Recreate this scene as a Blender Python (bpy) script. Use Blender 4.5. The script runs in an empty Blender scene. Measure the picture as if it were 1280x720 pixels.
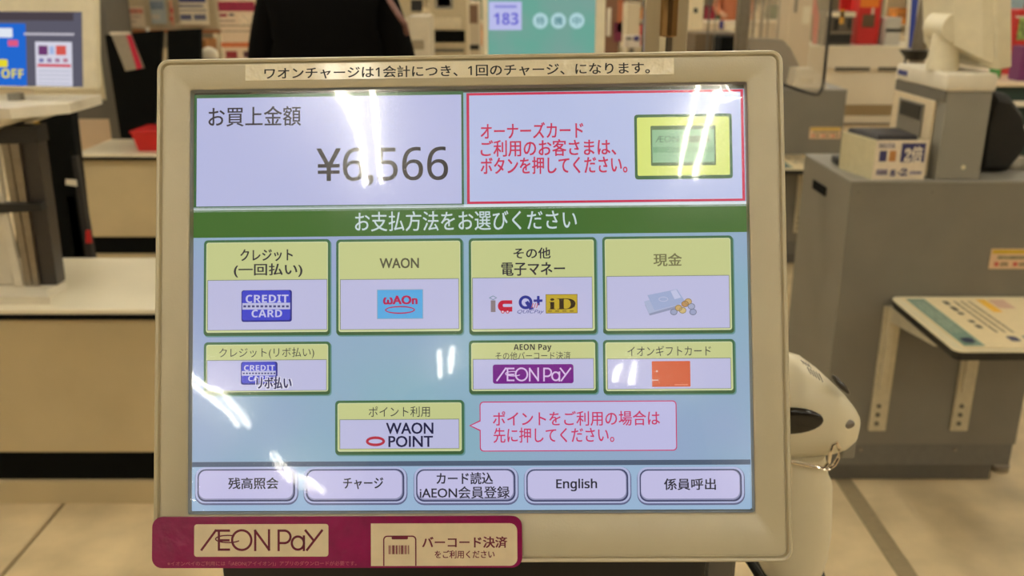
import bpy, bmesh, math, random
from mathutils import Vector, Matrix
random.seed(7)
SC = bpy.context.scene
COL = SC.collection

# ---------------------------------------------------------------- camera, world, exposure
FPX, PITCH, CAMH = 1150.0, math.radians(18.3), 1.42
camd = bpy.data.cameras.new('camera'); camo = bpy.data.objects.new('camera', camd); COL.objects.link(camo)
camo.location = (0, 0, CAMH); camo.rotation_euler = (math.pi/2 - PITCH, 0, 0)
camd.sensor_width = 36; camd.lens = FPX/1280*36; camd.clip_start = .02; camd.clip_end = 100
camd.dof.use_dof = True; camd.dof.focus_distance = .505; camd.dof.aperture_fstop = 12.5
SC.camera = camo
world = bpy.data.worlds.new('world'); SC.world = world; world.use_nodes = True
world.node_tree.nodes['Background'].inputs[0].default_value = (1, .92, .76, 1)
world.node_tree.nodes['Background'].inputs[1].default_value = .25
SC.view_settings.view_transform = 'Standard'; SC.view_settings.look = 'None'
SC.view_settings.exposure = 0.0; SC.view_settings.gamma = 1.0; SC.view_settings.use_curve_mapping = False
LAMP_COLOR, LAMP_POWER = (1.0, .955, .81), 40.0

# ---------------------------------------------------------------- helpers
def lin(c): return tuple((v/255/12.92 if v/255 <= .04045 else ((v/255+.055)/1.055)**2.4) for v in c)
def newmat(name):
    m = bpy.data.materials.new(name); m.use_nodes = True
    return m, m.node_tree, m.node_tree.nodes['Principled BSDF']
MC = {}
def paint(c, rough=.5, metal=0, grain=.04, scale=60, bump=0, bscale=200, coat=0, name='painted_surface'):
    k = (c, rough, metal, grain, scale, bump, bscale, coat)
    if k in MC: return MC[k]
    m, nt, b = newmat(name)
    b.inputs['Roughness'].default_value = rough; b.inputs['Metallic'].default_value = metal
    b.inputs['Coat Weight'].default_value = coat; b.inputs['Coat Roughness'].default_value = .08
    tc = nt.nodes.new('ShaderNodeTexCoord'); n = nt.nodes.new('ShaderNodeTexNoise')
    n.inputs['Scale'].default_value = scale; n.inputs['Detail'].default_value = 4
    nt.links.new(tc.outputs['Object'], n.inputs['Vector'])
    r = nt.nodes.new('ShaderNodeValToRGB'); L = lin(c)
    r.color_ramp.elements[0].position = .3; r.color_ramp.elements[1].position = .7
    r.color_ramp.elements[0].color = (*[max(0, v*(1-grain*2)) for v in L], 1)
    r.color_ramp.elements[1].color = (*[min(1, v*(1+grain)) for v in L], 1)
    nt.links.new(n.outputs['Fac'], r.inputs['Fac']); nt.links.new(r.outputs['Color'], b.inputs['Base Color'])
    if bump:
        n2 = nt.nodes.new('ShaderNodeTexNoise'); n2.inputs['Scale'].default_value = bscale
        nt.links.new(tc.outputs['Object'], n2.inputs['Vector'])
        bp = nt.nodes.new('ShaderNodeBump'); bp.inputs['Strength'].default_value = bump; bp.inputs['Distance'].default_value = .001
        nt.links.new(n2.outputs['Fac'], bp.inputs['Height']); nt.links.new(bp.outputs['Normal'], b.inputs['Normal'])
    MC[k] = m; return m
def em(c, strength=1.0, tint=None):
    k = ('em', c, strength, tint)
    if k in MC: return MC[k]
    m = bpy.data.materials.new('screen_glow'); m.use_nodes = True; nt = m.node_tree; nt.nodes.clear()
    e = nt.nodes.new('ShaderNodeEmission'); o = nt.nodes.new('ShaderNodeOutputMaterial')
    e.inputs[0].default_value = (*lin(c), 1); e.inputs[1].default_value = strength
    if tint:
        tc = nt.nodes.new('ShaderNodeTexCoord'); n = nt.nodes.new('ShaderNodeTexNoise'); n.inputs['Scale'].default_value = 9
        r = nt.nodes.new('ShaderNodeValToRGB'); r.color_ramp.elements[0].position = .35; r.color_ramp.elements[1].position = .65
        r.color_ramp.elements[0].color = (*lin(c), 1); r.color_ramp.elements[1].color = (*lin(tint), 1)
        nt.links.new(tc.outputs['Object'], n.inputs['Vector']); nt.links.new(n.outputs['Fac'], r.inputs['Fac'])
        nt.links.new(r.outputs['Color'], e.inputs[0])
    nt.links.new(e.outputs[0], o.inputs[0]); MC[k] = m; return m

def ray(px, py):
    a, b = (px-640)/FPX, -(py-360)/FPX
    c, s = math.cos(PITCH), math.sin(PITCH)
    return Vector((a, c + b*s, -s + b*c))
CAM = Vector((0, 0, CAMH))
def atY(px, py, Y): d = ray(px, py); return CAM + d*(Y/d.y)
def atZ(px, py, Z): d = ray(px, py); return CAM + d*((Z-CAMH)/d.z)

class MB:
    def __init__(s, M=None): s.bm = bmesh.new(); s.M = M or Matrix()
    def box(s, lo, hi, bev=0, M=None, seg=2):
        lo, hi = Vector(lo), Vector(hi); c = (lo+hi)/2; d = hi-lo
        r = bmesh.ops.create_cube(s.bm, size=1, matrix=(M or Matrix()) @ Matrix.Translation(c) @ Matrix.Diagonal((abs(d.x), abs(d.y), abs(d.z), 1)))
        if bev:
            es = list({e for v in r['verts'] for e in v.link_edges})
            bmesh.ops.bevel(s.bm, geom=es, offset=bev, segments=seg, affect='EDGES', profile=.5, clamp_overlap=True)
        return s
    def cyl(s, p0, p1, r0, r1=None, n=24):
        p0, p1 = Vector(p0), Vector(p1); d = p1-p0
        M = Matrix.Translation((p0+p1)/2) @ d.to_track_quat('Z', 'Y').to_matrix().to_4x4()
        bmesh.ops.create_cone(s.bm, cap_ends=True, segments=n, radius1=r0, radius2=r0 if r1 is None else r1, depth=d.length, matrix=M); return s
    def sph(s, c, r, sc=(1, 1, 1), n=16):
        bmesh.ops.create_uvsphere(s.bm, u_segments=n, v_segments=n//2+2, radius=r, matrix=Matrix.Translation(c) @ Matrix.Diagonal((*sc, 1))); return s
    def loft(s, loops, cap0=True, cap1=True):
        vs = [[s.bm.verts.new(p) for p in l] for l in loops]
        for a, b in zip(vs, vs[1:]):
            n = len(a)
            for i in range(n): s.bm.faces.new((a[i], a[(i+1) % n], b[(i+1) % n], b[i]))
        if cap0: s.bm.faces.new(vs[0][::-1])
        if cap1: s.bm.faces.new(vs[-1])
        return s
    def prism(s, pts, vec):
        a = [Vector(p) for p in pts]; v = Vector(vec); return s.loft([a, [p+v for p in a]])
    def poly(s, pts): s.bm.faces.new([s.bm.verts.new(p) for p in pts]); return s
    def tube(s, pts, r, n=8):
        pts = [Vector(p) for p in pts]; loops = []
        up = Vector((0, 0, 1))
        for i, p in enumerate(pts):
            t = (pts[min(i+1, len(pts)-1)] - pts[max(i-1, 0)]).normalized()
            a = t.cross(up)
            if a.length < .05: a = t.cross(Vector((0, 1, 0)))
            a.normalize(); b = t.cross(a)
            rr = r[i] if isinstance(r, (list, tuple)) else r
            loops.append([p + a*math.cos(k*2*math.pi/n)*rr + b*math.sin(k*2*math.pi/n)*rr for k in range(n)])
        return s.loft(loops)
    def build(s, name, mat, parent=None, smooth=False, fix=True):
        if fix: bmesh.ops.recalc_face_normals(s.bm, faces=s.bm.faces[:])
        s.bm.transform(s.M); me = bpy.data.meshes.new(name); s.bm.to_mesh(me); s.bm.free()
        if mat: me.materials.append(mat)
        if smooth:
            me.polygons.foreach_set('use_smooth', [True]*len(me.polygons))
            try: me.set_sharp_from_angle(angle=math.radians(40))
            except Exception: pass
        o = bpy.data.objects.new(name, me); COL.objects.link(o)
        if parent is not None: attach(o, parent)
        return o
def world_of(o):
    return (world_of(o.parent) @ o.matrix_parent_inverse @ o.matrix_basis) if o.parent else o.matrix_basis.copy()
def attach(o, parent):
    o.parent = parent; o.matrix_parent_inverse = world_of(parent).inverted()
def tag(o, label=None, cat=None, group=None, kind=None):
    for k, v in (('label', label), ('category', cat), ('group', group), ('kind', kind)):
        if v: o[k] = v
    return o
def thing(name, loc, label, cat, group=None):
    o = bpy.data.objects.new(name, None); o.empty_display_size = .05; COL.objects.link(o); o.location = loc
    return tag(o, label, cat, group)
def struct(o): return tag(o, kind='structure')
def copy_tree(o, delta=None, parent=None):
    c = o.copy(); COL.objects.link(c)
    if parent is not None: c.parent = parent; c.matrix_parent_inverse = o.matrix_parent_inverse.copy()
    if delta is not None: c.location = c.location + Vector(delta)
    for ch in [x for x in COL.objects if x.parent == o]: copy_tree(ch, None, c)
    return c

class Plane:
    """A flat surface in the scene: origin, right, up; n points out of it."""
    def __init__(s, o, ex, up):
        s.o = Vector(o); s.ex = Vector(ex).normalized(); s.n = s.ex.cross(Vector(up)).normalized(); s.up = s.n.cross(s.ex).normalized()
    def shifted(s, w): return Plane(s.o + s.n*w, s.ex, s.up)
    def uv(s, px, py):
        d = ray(px, py); k = (s.o-CAM).dot(s.n)/d.dot(s.n); p = CAM + d*k - s.o
        return Vector((p.dot(s.ex), p.dot(s.up)))
    def pt(s, u, v, w=0): return s.o + s.ex*u + s.up*v + s.n*w
    def box(s, x0, y0, x1, y1):
        a, b = s.uv(x0, y0), s.uv(x1, y1); return (a.x, b.y, b.x, a.y)
def rrect(u0, v0, u1, v1, r=0, n=5, corners=(1, 1, 1, 1)):
    if r <= 0: return [(u0, v0), (u1, v0), (u1, v1), (u0, v1)]
    P = []
    for (cx, cy, a0), on in zip(((u0, v0, 180), (u1, v0, 270), (u1, v1, 0), (u0, v1, 90)), corners):
        rr = r if on else 1e-5
        ox, oy = (cx+rr if cx == u0 else cx-rr), (cy+rr if cy == v0 else cy-rr)
        for i in range(n+1):
            a = math.radians(a0+90*i/n); P.append((ox+rr*math.cos(a), oy+rr*math.sin(a)))
    return P
def flat(name, pl, uvs, w, mat, parent, thick=0):
    mb = MB()
    if thick: mb.loft([[pl.pt(u, v, w-thick) for u, v in uvs], [pl.pt(u, v, w) for u, v in uvs]])
    else: mb.poly([pl.pt(u, v, w) for u, v in uvs])
    return mb.build(name, mat, parent, fix=bool(thick))
def ms(t, b=0x1D5A0, d=0x1D7E2):   # Latin letters and digits in a sans or serif cut of the built-in font
    return ''.join(chr(b+ord(c)-65) if 'A' <= c <= 'Z' else chr(b+26+ord(c)-97) if 'a' <= c <= 'z' else chr(d+ord(c)-48) if c.isdigit() else c for c in t)
def bold(t): return ms(t, 0x1D5D4, 0x1D7EC)
def serif(t): return ms(t, 0x1D400, 0x1D7CE)
def letter(pl, body, bb, w, mat, parent, heavy=0, name='lettering', shear=0, spacing=1.0):
    c = bpy.data.curves.new('lettering', 'FONT'); c.body = body; c.resolution_u = 3; c.shear = shear; c.space_character = spacing
    t = bpy.data.objects.new('lettering', c); COL.objects.link(t)
    dg = bpy.context.evaluated_depsgraph_get(); me = bpy.data.meshes.new_from_object(t.evaluated_get(dg))
    bpy.data.objects.remove(t); bpy.data.curves.remove(c)
    xs = [v.co.x for v in me.vertices]; ys = [v.co.y for v in me.vertices]
    x0, x1, y0, y1 = min(xs), max(xs), min(ys), max(ys)
    u0, v0, u1, v1 = pl.box(*bb); g = heavy*(v1-v0)
    bm = bmesh.new(); bm.from_mesh(me); bpy.data.meshes.remove(me)
    if heavy:
        base = bm.faces[:]
        for k in (1, 2, 3):
            r = bmesh.ops.duplicate(bm, geom=base)
            for v in [e for e in r['geom'] if isinstance(e, bmesh.types.BMVert)]: v.co.z = k
    for v in bm.verts:
        k = round(v.co.z); dx, dy = ((-.5, -.3), (.5, -.3), (-.5, .3), (.5, .3))[k] if heavy else (0, 0)
        u = u0+(v.co.x-x0)/(x1-x0)*(u1-u0)+dx*g; q = v0+(v.co.y-y0)/(y1-y0)*(v1-v0)+dy*g
        v.co = pl.pt(u, q, w+k*2e-6)
    m = bpy.data.meshes.new(name); bm.to_mesh(m); bm.free(); m.materials.append(mat)
    o = bpy.data.objects.new(name, m); COL.objects.link(o); attach(o, parent); return o
def ellring(pl, cx, cy, rx, ry, t, w, mat, parent, name='logo_ring', t2=None):
    """flat elliptic ring round photo pixel (cx, cy) on the plane"""
    c = pl.uv(cx, cy); a = pl.uv(cx+rx, cy) - c; b = pl.uv(cx, cy-ry) - c; A, B = abs(a.x), abs(b.y); t2 = t2 or t
    mb = MB(); n = 32; sc = A/rx; vs = []
    for i in range(n):
        th = 2*math.pi*i/n; k = (t if math.sin(th) < 0 else t2)*sc
        vs.append((mb.bm.verts.new(pl.pt(c.x+A*math.cos(th), c.y+B*math.sin(th), w)), mb.bm.verts.new(pl.pt(c.x+(A-t*sc)*math.cos(th), c.y+(B-k)*math.sin(th), w))))
    for i in range(n): a, b = vs[i], vs[(i+1) % n]; mb.bm.faces.new((a[0], b[0], b[1], a[1]))
    return mb.build(name, mat, parent, fix=False)
def loop3(pl, b, r, w, n=6, ins=0):
    u0, v0, u1, v1 = b; return [pl.pt(u, v, w) for u, v in rrect(u0+ins, v0+ins, u1-ins, v1-ins, max(r, .0003), n)]

# ---------------------------------------------------------------- common materials
BEIGE = paint((212, 202, 172), .48, grain=.03, scale=30, bump=.08, bscale=900)
BEZ = paint((192, 180, 148), .38, grain=.03, scale=30, bump=.08, bscale=900); BEZ.node_tree.nodes['Principled BSDF'].inputs['Specular IOR Level'].default_value = 1.0
BEIGE2 = paint((222, 212, 184), .4, grain=.03, scale=30)
WHITE = paint((225, 216, 196), .45, grain=.03, scale=20)
GREY = paint((120, 115, 104), .5, grain=.04, scale=8, bump=.05, bscale=500)
GREYD = paint((100, 95, 85), .55, grain=.04, scale=8)
GREYM = paint((136, 132, 122), .5, grain=.04, scale=8)
BLACK = paint((22, 21, 20), .45, grain=.1)
BLACKM = paint((9, 10, 9), .9, grain=.1, scale=20); BLACKM.node_tree.nodes['Principled BSDF'].inputs['Specular IOR Level'].default_value = .15
CHROME = paint((236, 228, 218), .08, 1, grain=.02)
STEEL = paint((150, 142, 130), .3, 1, grain=.06)
CREAM = paint((218, 205, 172), .5, grain=.03, scale=5)
TOPW = paint((236, 226, 200), .35, grain=.03, scale=4)
PANEL = paint((196, 178, 140), .55, grain=.05, scale=4)
RED = paint((200, 30, 28), .5)
GREEN = paint((22, 50, 42), .5)

# ---------------------------------------------------------------- room
CEIL = 3.3
XS = [-8.16, -5.87, -3.58, -1.29, 1.0, 3.29, 5.58, 7.87]
fl = struct(MB().box((-8.2, -12, -.12), (7.9, 24, -.012)).build('floor', paint((84, 74, 56), .7)))
TILE = paint((216, 194, 154), .42, grain=.13, scale=5, bump=.12, bscale=40)
ys = [-12, -7.5, -3, 1.5, 6, 10.5, 15, 19.5, 24]
for i in range(len(XS)-1):
    for j in range(len(ys)-1):
        x0 = XS[i] + (.026 if abs(XS[i]-1.0) < .01 else .006); x1 = XS[i+1] - (.026 if abs(XS[i+1]-1.0) < .01 else .006)
        MB().box((x0, ys[j]+.003, -.012), (x1, ys[j+1]-.003, 0)).build('tile', TILE, fl)
MB().box((.976, -12, -.0119), (1.024, 24, .0005)).build('inlay_strip', paint((150, 134, 104), .5, grain=.06), fl)
WALLM = paint((150, 138, 112), .7, scale=2)
struct(MB().box((-8.2, -12, CEIL), (7.9, 24, CEIL+.1)).build('ceiling', paint((165, 158, 140), .85, scale=2)))
struct(MB().box((-8.3, -12, -.12), (-8.2, 24, CEIL)).build('wall_left', WALLM))
struct(MB().box((7.9, -12, -.12), (8.0, 24, CEIL)).build('wall_right', WALLM))
struct(MB().box((-8.2, -12.1, -.12), (7.9, -12, CEIL)).build('wall_front', paint((84, 76, 62), .8, scale=2)))
struct(MB().box((-8.2, 24, -.12), (7.9, 24.1, CEIL)).build('wall_back', WALLM))
# ceiling lamps: twin fluorescent tubes running away from the till
tm = em((255, 255, 255)); 
LM = bpy.data.materials.new('fluorescent_tube'); LM.use_nodes = True; LM.node_tree.nodes.clear()
_e = LM.node_tree.nodes.new('ShaderNodeEmission'); _o = LM.node_tree.nodes.new('ShaderNodeOutputMaterial')
_e.inputs[0].default_value = (*LAMP_COLOR, 1); _e.inputs[1].default_value = LAMP_POWER; LM.node_tree.links.new(_e.outputs[0], _o.inputs[0])
lamp = None
for x in (-7.1, -5.0, -2.93, -.79, .64, 2.8, 4.9, 7.0):
    for y in (-9.6, -6.3, -2.1, 2.2, 6.2, 10.4, 15, 20):
        if lamp is None:
            L0 = (x, y)
            lamp = thing('ceiling_lamp', (x, y, CEIL), 'white twin tube fluorescent lamp on the shop ceiling', 'lamp', 'ceiling lamps above the tills')
            MB().box((x-.11, y-.78, CEIL-.05), (x+.11, y+.78, CEIL), .004).build('lamp_body', WHITE, lamp)
            for s in (-1, 1): MB().cyl((x+s*.065, y-.75, CEIL-.07), (x+s*.065, y+.75, CEIL-.07), .016, n=10).build('tube', LM, lamp)
        else: copy_tree(lamp, (x-L0[0], y-L0[1], 0))

# ---------------------------------------------------------------- bagging counters on the left
def counter(x0, x1, y0, y1, label):
    t = thing('bagging_counter', ((x0+x1)/2, (y0+y1)/2, 0), label, 'counter')
    MB().box((x0, y0, .5885), (x1, y1, .603), .003).build('countertop', TOPW, t)
    MB().box((x0+.02, y0+.03, .165), (x1-.02, y1-.02, .5745), .002).build('body', PANEL, t)
    MB().box((x0+.002, y0-.001, .574), (x1-.02, y1-.02, .589)).build('painted_shadow_strip', BLACKM, t)  # solid black strip painting in the shadow line under the top's overhang
    MB().box((x0+.02, y0+.045, .07), (x1-.02, y1-.03, .166)).build('kick_plate', BLACKM, t)
    MB().box((x0+.02, y0+.03, 0), (x1-.02, y1-.02, .071)).build('plinth', PANEL, t)
    return t
p = atZ(0, 387, .603); q = atZ(0, 322, .603)
counter(-2.3, -.62, p.y, q.y, 'low beige bagging counter with white top under the bag stand')
p = atZ(90, 193, .603); q = atZ(137, 174, .603)
counter(p.x, -.5, p.y, q.y, 'low beige bagging counter with white top carrying the black panels')

# ---------------------------------------------------------------- main payment monitor
MO = Vector((-.0243, .4773, 1.2566)); MEX = Vector((.9997, -.0204, .0166)); MUP = Vector((-.0084, .3535, .9354))
BZ = Plane(MO, MEX, MUP)
a = [BZ.uv(*c) for c in ((236.4, 111.2), (936.9, 99.4), (944.7, 645), (231.6, 643))]
OPEN = ((a[0].x+a[3].x)/2, (a[2].y+a[3].y)/2, (a[1].x+a[2].x)/2, (a[0].y+a[1].y)/2)
a = [BZ.uv(*c) for c in ((198, 76), (978.5, 62), (990, 699), (191.5, 706))]
OUT = ((a[0].x+a[3].x)/2, (a[2].y+a[3].y)/2, (a[1].x+a[2].x)/2, (a[0].y+a[1].y)/2)
mon = thing('payment_monitor', BZ.pt((OUT[0]+OUT[2])/2, OUT[1], -.03), 'large beige touch monitor in front showing the payment choice screen', 'monitor')
def L(b, r, w, ins=0): return loop3(BZ, b, r, w, 6, ins)
MB().loft([L(OPEN, .001, -.0065, .0012), L(OPEN, .0012, -.0008, .0008)], False, False).build('inner_rim', paint((150, 144, 118), .4), mon, smooth=True)
MB().loft([L(OPEN, .0015, -.0008, .0006), L(OPEN, .002, 0, -.0004),
           L(OUT, .0035, 0, .0036), L(OUT, .0038, -.0009, .0032), L(OUT, .0042, -.0009, .0026), L(OUT, .0046, .0012, .002),
           L(OUT, .0058, .0016, .0008), L(OUT, .0065, .0008, 0), L(OUT, .0065, -.012, 0)], False, False).build('bezel', BEZ, mon, smooth=True)
MB().loft([L(OUT, .0065, -.0122, 0.0002), L(OUT, .0065, -.03, 0.0004), L(OUT, .008, -.036, .006), L(OUT, .01, -.055, .05), L(OUT, .01, -.06, .06)]).build('housing', BEIGE, mon, smooth=True)
flat('display_border', BZ, rrect(OPEN[0]+.001, OPEN[1]+.001, OPEN[2]-.001, OPEN[3]-.001), -.0062, paint((78, 80, 66), .35), mon, .003)
DP = BZ.shifted(-.0058)
img = DP.box(238.5, 121, 938, 636.5); a = DP.uv(245, 122); 
e_bg = em((150, 190, 208), .92, (165, 180, 220))
disp = flat('display', DP, rrect(DP.uv(240, 300).x, DP.uv(500, 637).y, DP.uv(938, 500).x, DP.uv(500, 117).y), 0, e_bg, mon)
def UI(name, x0, y0, x1, y1, c, w, r=0, s=1.0, corners=(1, 1, 1, 1)):
    return flat(name, DP, rrect(*DP.box(x0, y0, x1, y1), r*.00044, 5, corners), w, em(c, s), disp)
k = .00005
LAV = (190, 194, 234); DG = (62, 104, 66); YG = (204, 210, 146); DK = (52, 50, 58); PINK = (206, 44, 86)
UI('amount_frame', 242.5, 119, 580, 258, DG, k); UI('amount_panel', 246.3, 123, 577.3, 254.5, LAV, 2*k)
UI('separator_line', 240.5, 259.5, 935, 257.5, (225, 235, 240), k)
UI('notice_frame', 583, 116.5, 931.5, 251, (208, 48, 84), k); UI('notice_panel', 586.4, 119.5, 928, 248.2, (190, 200, 238), 2*k)
UI('title_band', 240, 263, 934.5, 290, (66, 110, 48), k)
UI('title_highlight', 240, 259.8, 934.5, 253, (215, 228, 240), k)
letter(DP, 'お買上金額', (261, 134, 376, 157), 4*k, em((60, 55, 62)), disp, .02)
letter(DP, '¥'+ms('6,566'), (396, 185.5, 560, 231), 4*k, em((46, 42, 46)), disp, .012)
letter(DP, 'オーナーズカード', (601, 154, 729, 172), 4*k, em(PINK), disp, .03)
letter(DP, 'ご利用のお客さまは、', (601, 175.5, 770, 194), 4*k, em(PINK), disp, .03)
letter(DP, 'ボタンを押してください。', (601, 197, 784, 216), 4*k, em(PINK), disp, .03)
letter(DP, 'お支払方法をお選びください', (444, 265, 721, 286.5), 4*k, em((205, 222, 228)), disp, .015)
UI('owner_button', 792.6, 143.5, 916, 223, DG, 3*k, 4); UI('owner_button', 796, 147, 912.5, 218.5, (220, 232, 122), 4*k, 2)
UI('owner_card', 813, 157.5, 895, 206.5, (88, 116, 76), 5*k, 1.5); UI('owner_card', 815, 162.5, 893, 202.5, (142, 190, 146), 6*k)
letter(DP, 'ÆON', (819, 170, 848, 178), 7*k, em((100, 130, 104)), disp); UI('card_stripe', 815, 184, 893, 190, (122, 170, 128), 7*k)
UI('card_stripe', 852, 170, 887, 178, (110, 140, 104), 7*k)

def pay_button(x0, y0, x1, y1, wx0, wy0, wx1, wy1):
    UI('button_shadow', x0+1, y0+1.5, x1+1.5, y1+1.5, (104, 150, 150), 2*k, 5)
    UI('payment_button', x0, y0, x1, y1, (70, 112, 76), 3*k, 5); UI('payment_button', x0+1.2, y1-6, x1-1.2, y1-1, (66, 98, 62), 4*k, 2)
    UI('button_face', x0+3, y0+3, x1-3, y1-4.2, (212, 220, 170), 5*k, 3); UI('button_face', x0+4.2, y0+4.2, x1-4.2, y1-6, YG, 6*k, 2)
    UI('button_inset', wx0-.8, wy0-.8, wx1+.6, wy1+.6, (128, 138, 124), 7*k); UI('button_inset', wx0, wy0, wx1, wy1, (196, 196, 232), 8*k)
for b in ((255.2, 300.5, 413, 419, 260.4, 351, 408.6, 411.5), (420.3, 299.5, 579, 418, 426, 350, 573.4, 410.5), (585.8, 298, 746.5, 417.5, 591, 348, 740.4, 410),
          (752.7, 296, 918, 416.5, 758.5, 346, 912, 409.5), (255, 428, 413.3, 493.5, 259.5, 451, 408, 487.5), (586, 425.6, 747.5, 492, 591.7, 449.5, 742, 485.3),
          (753.5, 425, 919.5, 492, 759.4, 449, 913.4, 485.2), (419, 500.8, 580.3, 568, 425.4, 525, 573.6, 560)): pay_button(*b)
T = 10*k
def W(body, bb, c=DK, heavy=.04, w=T, **kw): return letter(DP, body, bb, w, em(c), disp, heavy, **kw)
W('クレジット', (301, 312, 366, 326)); W('(一回払い)', (293, 330, 378, 346)); W('WAON', (475, 323, 523.5, 335), (92, 90, 70), .05)
W('その他', (642, 310, 688, 323)); W('電子マネー', (627, 328.5, 706, 344)); W('現金', (816.8, 317, 852, 332.5), (120, 118, 80))
W('クレジット(リボ払い)', (274.4, 435, 393, 448), DK, 0); W(bold('AEON Pay'), (642, 430.2, 689.4, 439.6), DK, 0); W('その他バーコード決済', (619.4, 440, 713.3, 449.2), DK, 0)
W('イオンギフトカード', (784, 432.5, 888.6, 444.6), DK, 0); W('ポイント利用', (461, 508, 537.5, 521), DK, 0)
def card(x0, y0, x1, y1, small):
    UI('credit_card', x0-.5, y0, x1+1.2, y1+1, (40, 44, 140), T, 3); UI('credit_card', x0+.6, y0+.6, x1-1, y1-1, (66, 72, 208), 11*k, 3)
    h = y1-y0; UI('card_band', x0+.6, y0+h*.42, x1-1, y0+h*.62, (196, 198, 232), 12*k)
    wd = x1-x0
    for i in range(11): UI('band_mark', x0+2+i*wd/11.5, y0+h*.49, x0+2+i*wd/11.5+wd*.055, y0+h*.56, (70, 70, 130), 13*k)
    W(bold('CREDIT'), (x0+wd*.08, y0+h*.15, x1-wd*.05, y0+h*.4), (205, 205, 238), 0, 13*k); W(bold('CARD'), (x0+wd*.2, y0+h*.64, x1-wd*.18, y0+h*.88), (205, 205, 238), 0, 13*k)
card(302.7, 363, 364, 401, 0); card(302, 452.3, 346, 479.6, 1)
W('リボ払い', (321.2, 471, 365, 486), (230, 230, 245), .2, 15*k); W('リボ払い', (321.7, 471.4, 364.5, 485.6), (42, 40, 92), .06, 17*k)
UI('waon_logo', 471.3, 362, 529.3, 398.5, (150, 175, 200), T); UI('waon_logo', 472.2, 362.8, 528.4, 397.7, (92, 176, 232), 11*k)
W('ωAOn', (479.7, 370, 521.5, 380), (190, 30, 84), .12, 12*k); ellring(DP, 500.2, 387.4, 18.8, 4.9, 1.6, 12*k, em((190, 30, 84)), disp)
# transit / quick pay / gold logos
def P4(name, pts, c, w): return flat(name, DP, [tuple(DP.uv(*q)) for q in pts], w, em(c), disp)
P4('logo_diamond', ((611.2, 372.4), (616.5, 375.2), (621.5, 372.4), (616.3, 369.4)), (120, 150, 170), T); P4('logo_diamond', ((613, 372.4), (616.5, 374.2), (619.8, 372.4), (616.3, 370.4)), (196, 196, 232), 11*k)
UI('logo_bar', 613.5, 375.5, 619.5, 390, (142, 128, 132), T); UI('logo_train', 622.3, 375.5, 640.4, 389.5, (198, 26, 62), T, 7, corners=(1, 0, 0, 1))
UI('logo_slot', 628.5, 380, 640.6, 383.6, (196, 196, 232), 11*k, 1.5)
for x in (628.5, 634.5): ellring(DP, x, 389.7, 2.2, 2.2, 2.1, T, em((198, 26, 62)), disp, 'logo_wheel'); ellring(DP, x, 389.7, 1.2, 1.2, 1.1, 11*k, em((230, 220, 235)), disp, 'logo_wheel')
ellring(DP, 657, 378, 8.6, 8.6, 3.6, T, em((34, 52, 150)), disp); P4('logo_tail', ((656, 378), (660, 376), (667.5, 386), (662, 387.5)), (34, 52, 150), 11*k)
UI('logo_plus', 667, 374.4, 678, 377.4, (34, 52, 150), T); UI('logo_plus', 671.2, 370, 674.6, 381.6, (34, 52, 150), T)
for i in range(3): P4('logo_dash', ((664+i*3, 385), (665+i*3, 385), (667+i*3, 379), (666+i*3, 379)), (200, 90, 90), 12*k)
W('QUICPay', (646.5, 387.4, 680, 392.8), (60, 70, 150), 0, T, shear=.3)
UI('gold_logo', 682, 368, 722, 391.5, (140, 120, 40), T); UI('gold_logo', 682.8, 368.8, 721.2, 390.7, (196, 170, 50), 11*k)
W(serif('iD'), (686, 373, 719.5, 386.5), (44, 36, 24), 0, 12*k)
for i in range(4): UI('gold_mark', 685+i*9, 388, 690+i*9, 389.6, (140, 118, 40), 12*k)
# banknotes and coins
P4('banknote', ((806, 381), (812, 394.5), (851, 384), (846, 369)), (150, 156, 186), T); P4('banknote', ((804.8, 377), (811, 392), (850, 381), (842, 365)), (176, 186, 218), 11*k)
P4('banknote', ((809, 369), (818, 388), (857, 378), (846, 361.5)), (164, 178, 216), 12*k); P4('banknote_patch', ((838, 364), (843, 374), (851, 372), (845, 362)), (200, 204, 235), 13*k)
ellring(DP, 829, 374, 6, 3.2, 1, 13*k, em((190, 196, 226)), disp, 'banknote_portrait')
for x, y, c in ((848, 385, (206, 172, 110)), (856, 380, (196, 150, 96)), (864, 383, (170, 176, 206)), (842, 390, (160, 168, 200)), (866, 390, (160, 168, 204)), (853, 388, (215, 190, 130)), (860, 377, (212, 178, 120))):
    ellring(DP, x, y, 4.6, 4, 3.9, 14*k, em(c), disp, 'coin'); ellring(DP, x, y, 4.6, 4, .9, 15*k, em(tuple(int(v*.75) for v in c)), disp, 'coin_rim')
UI('pay_logo', 616, 455.7, 717, 479, (122, 36, 140), T, 3)
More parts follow.
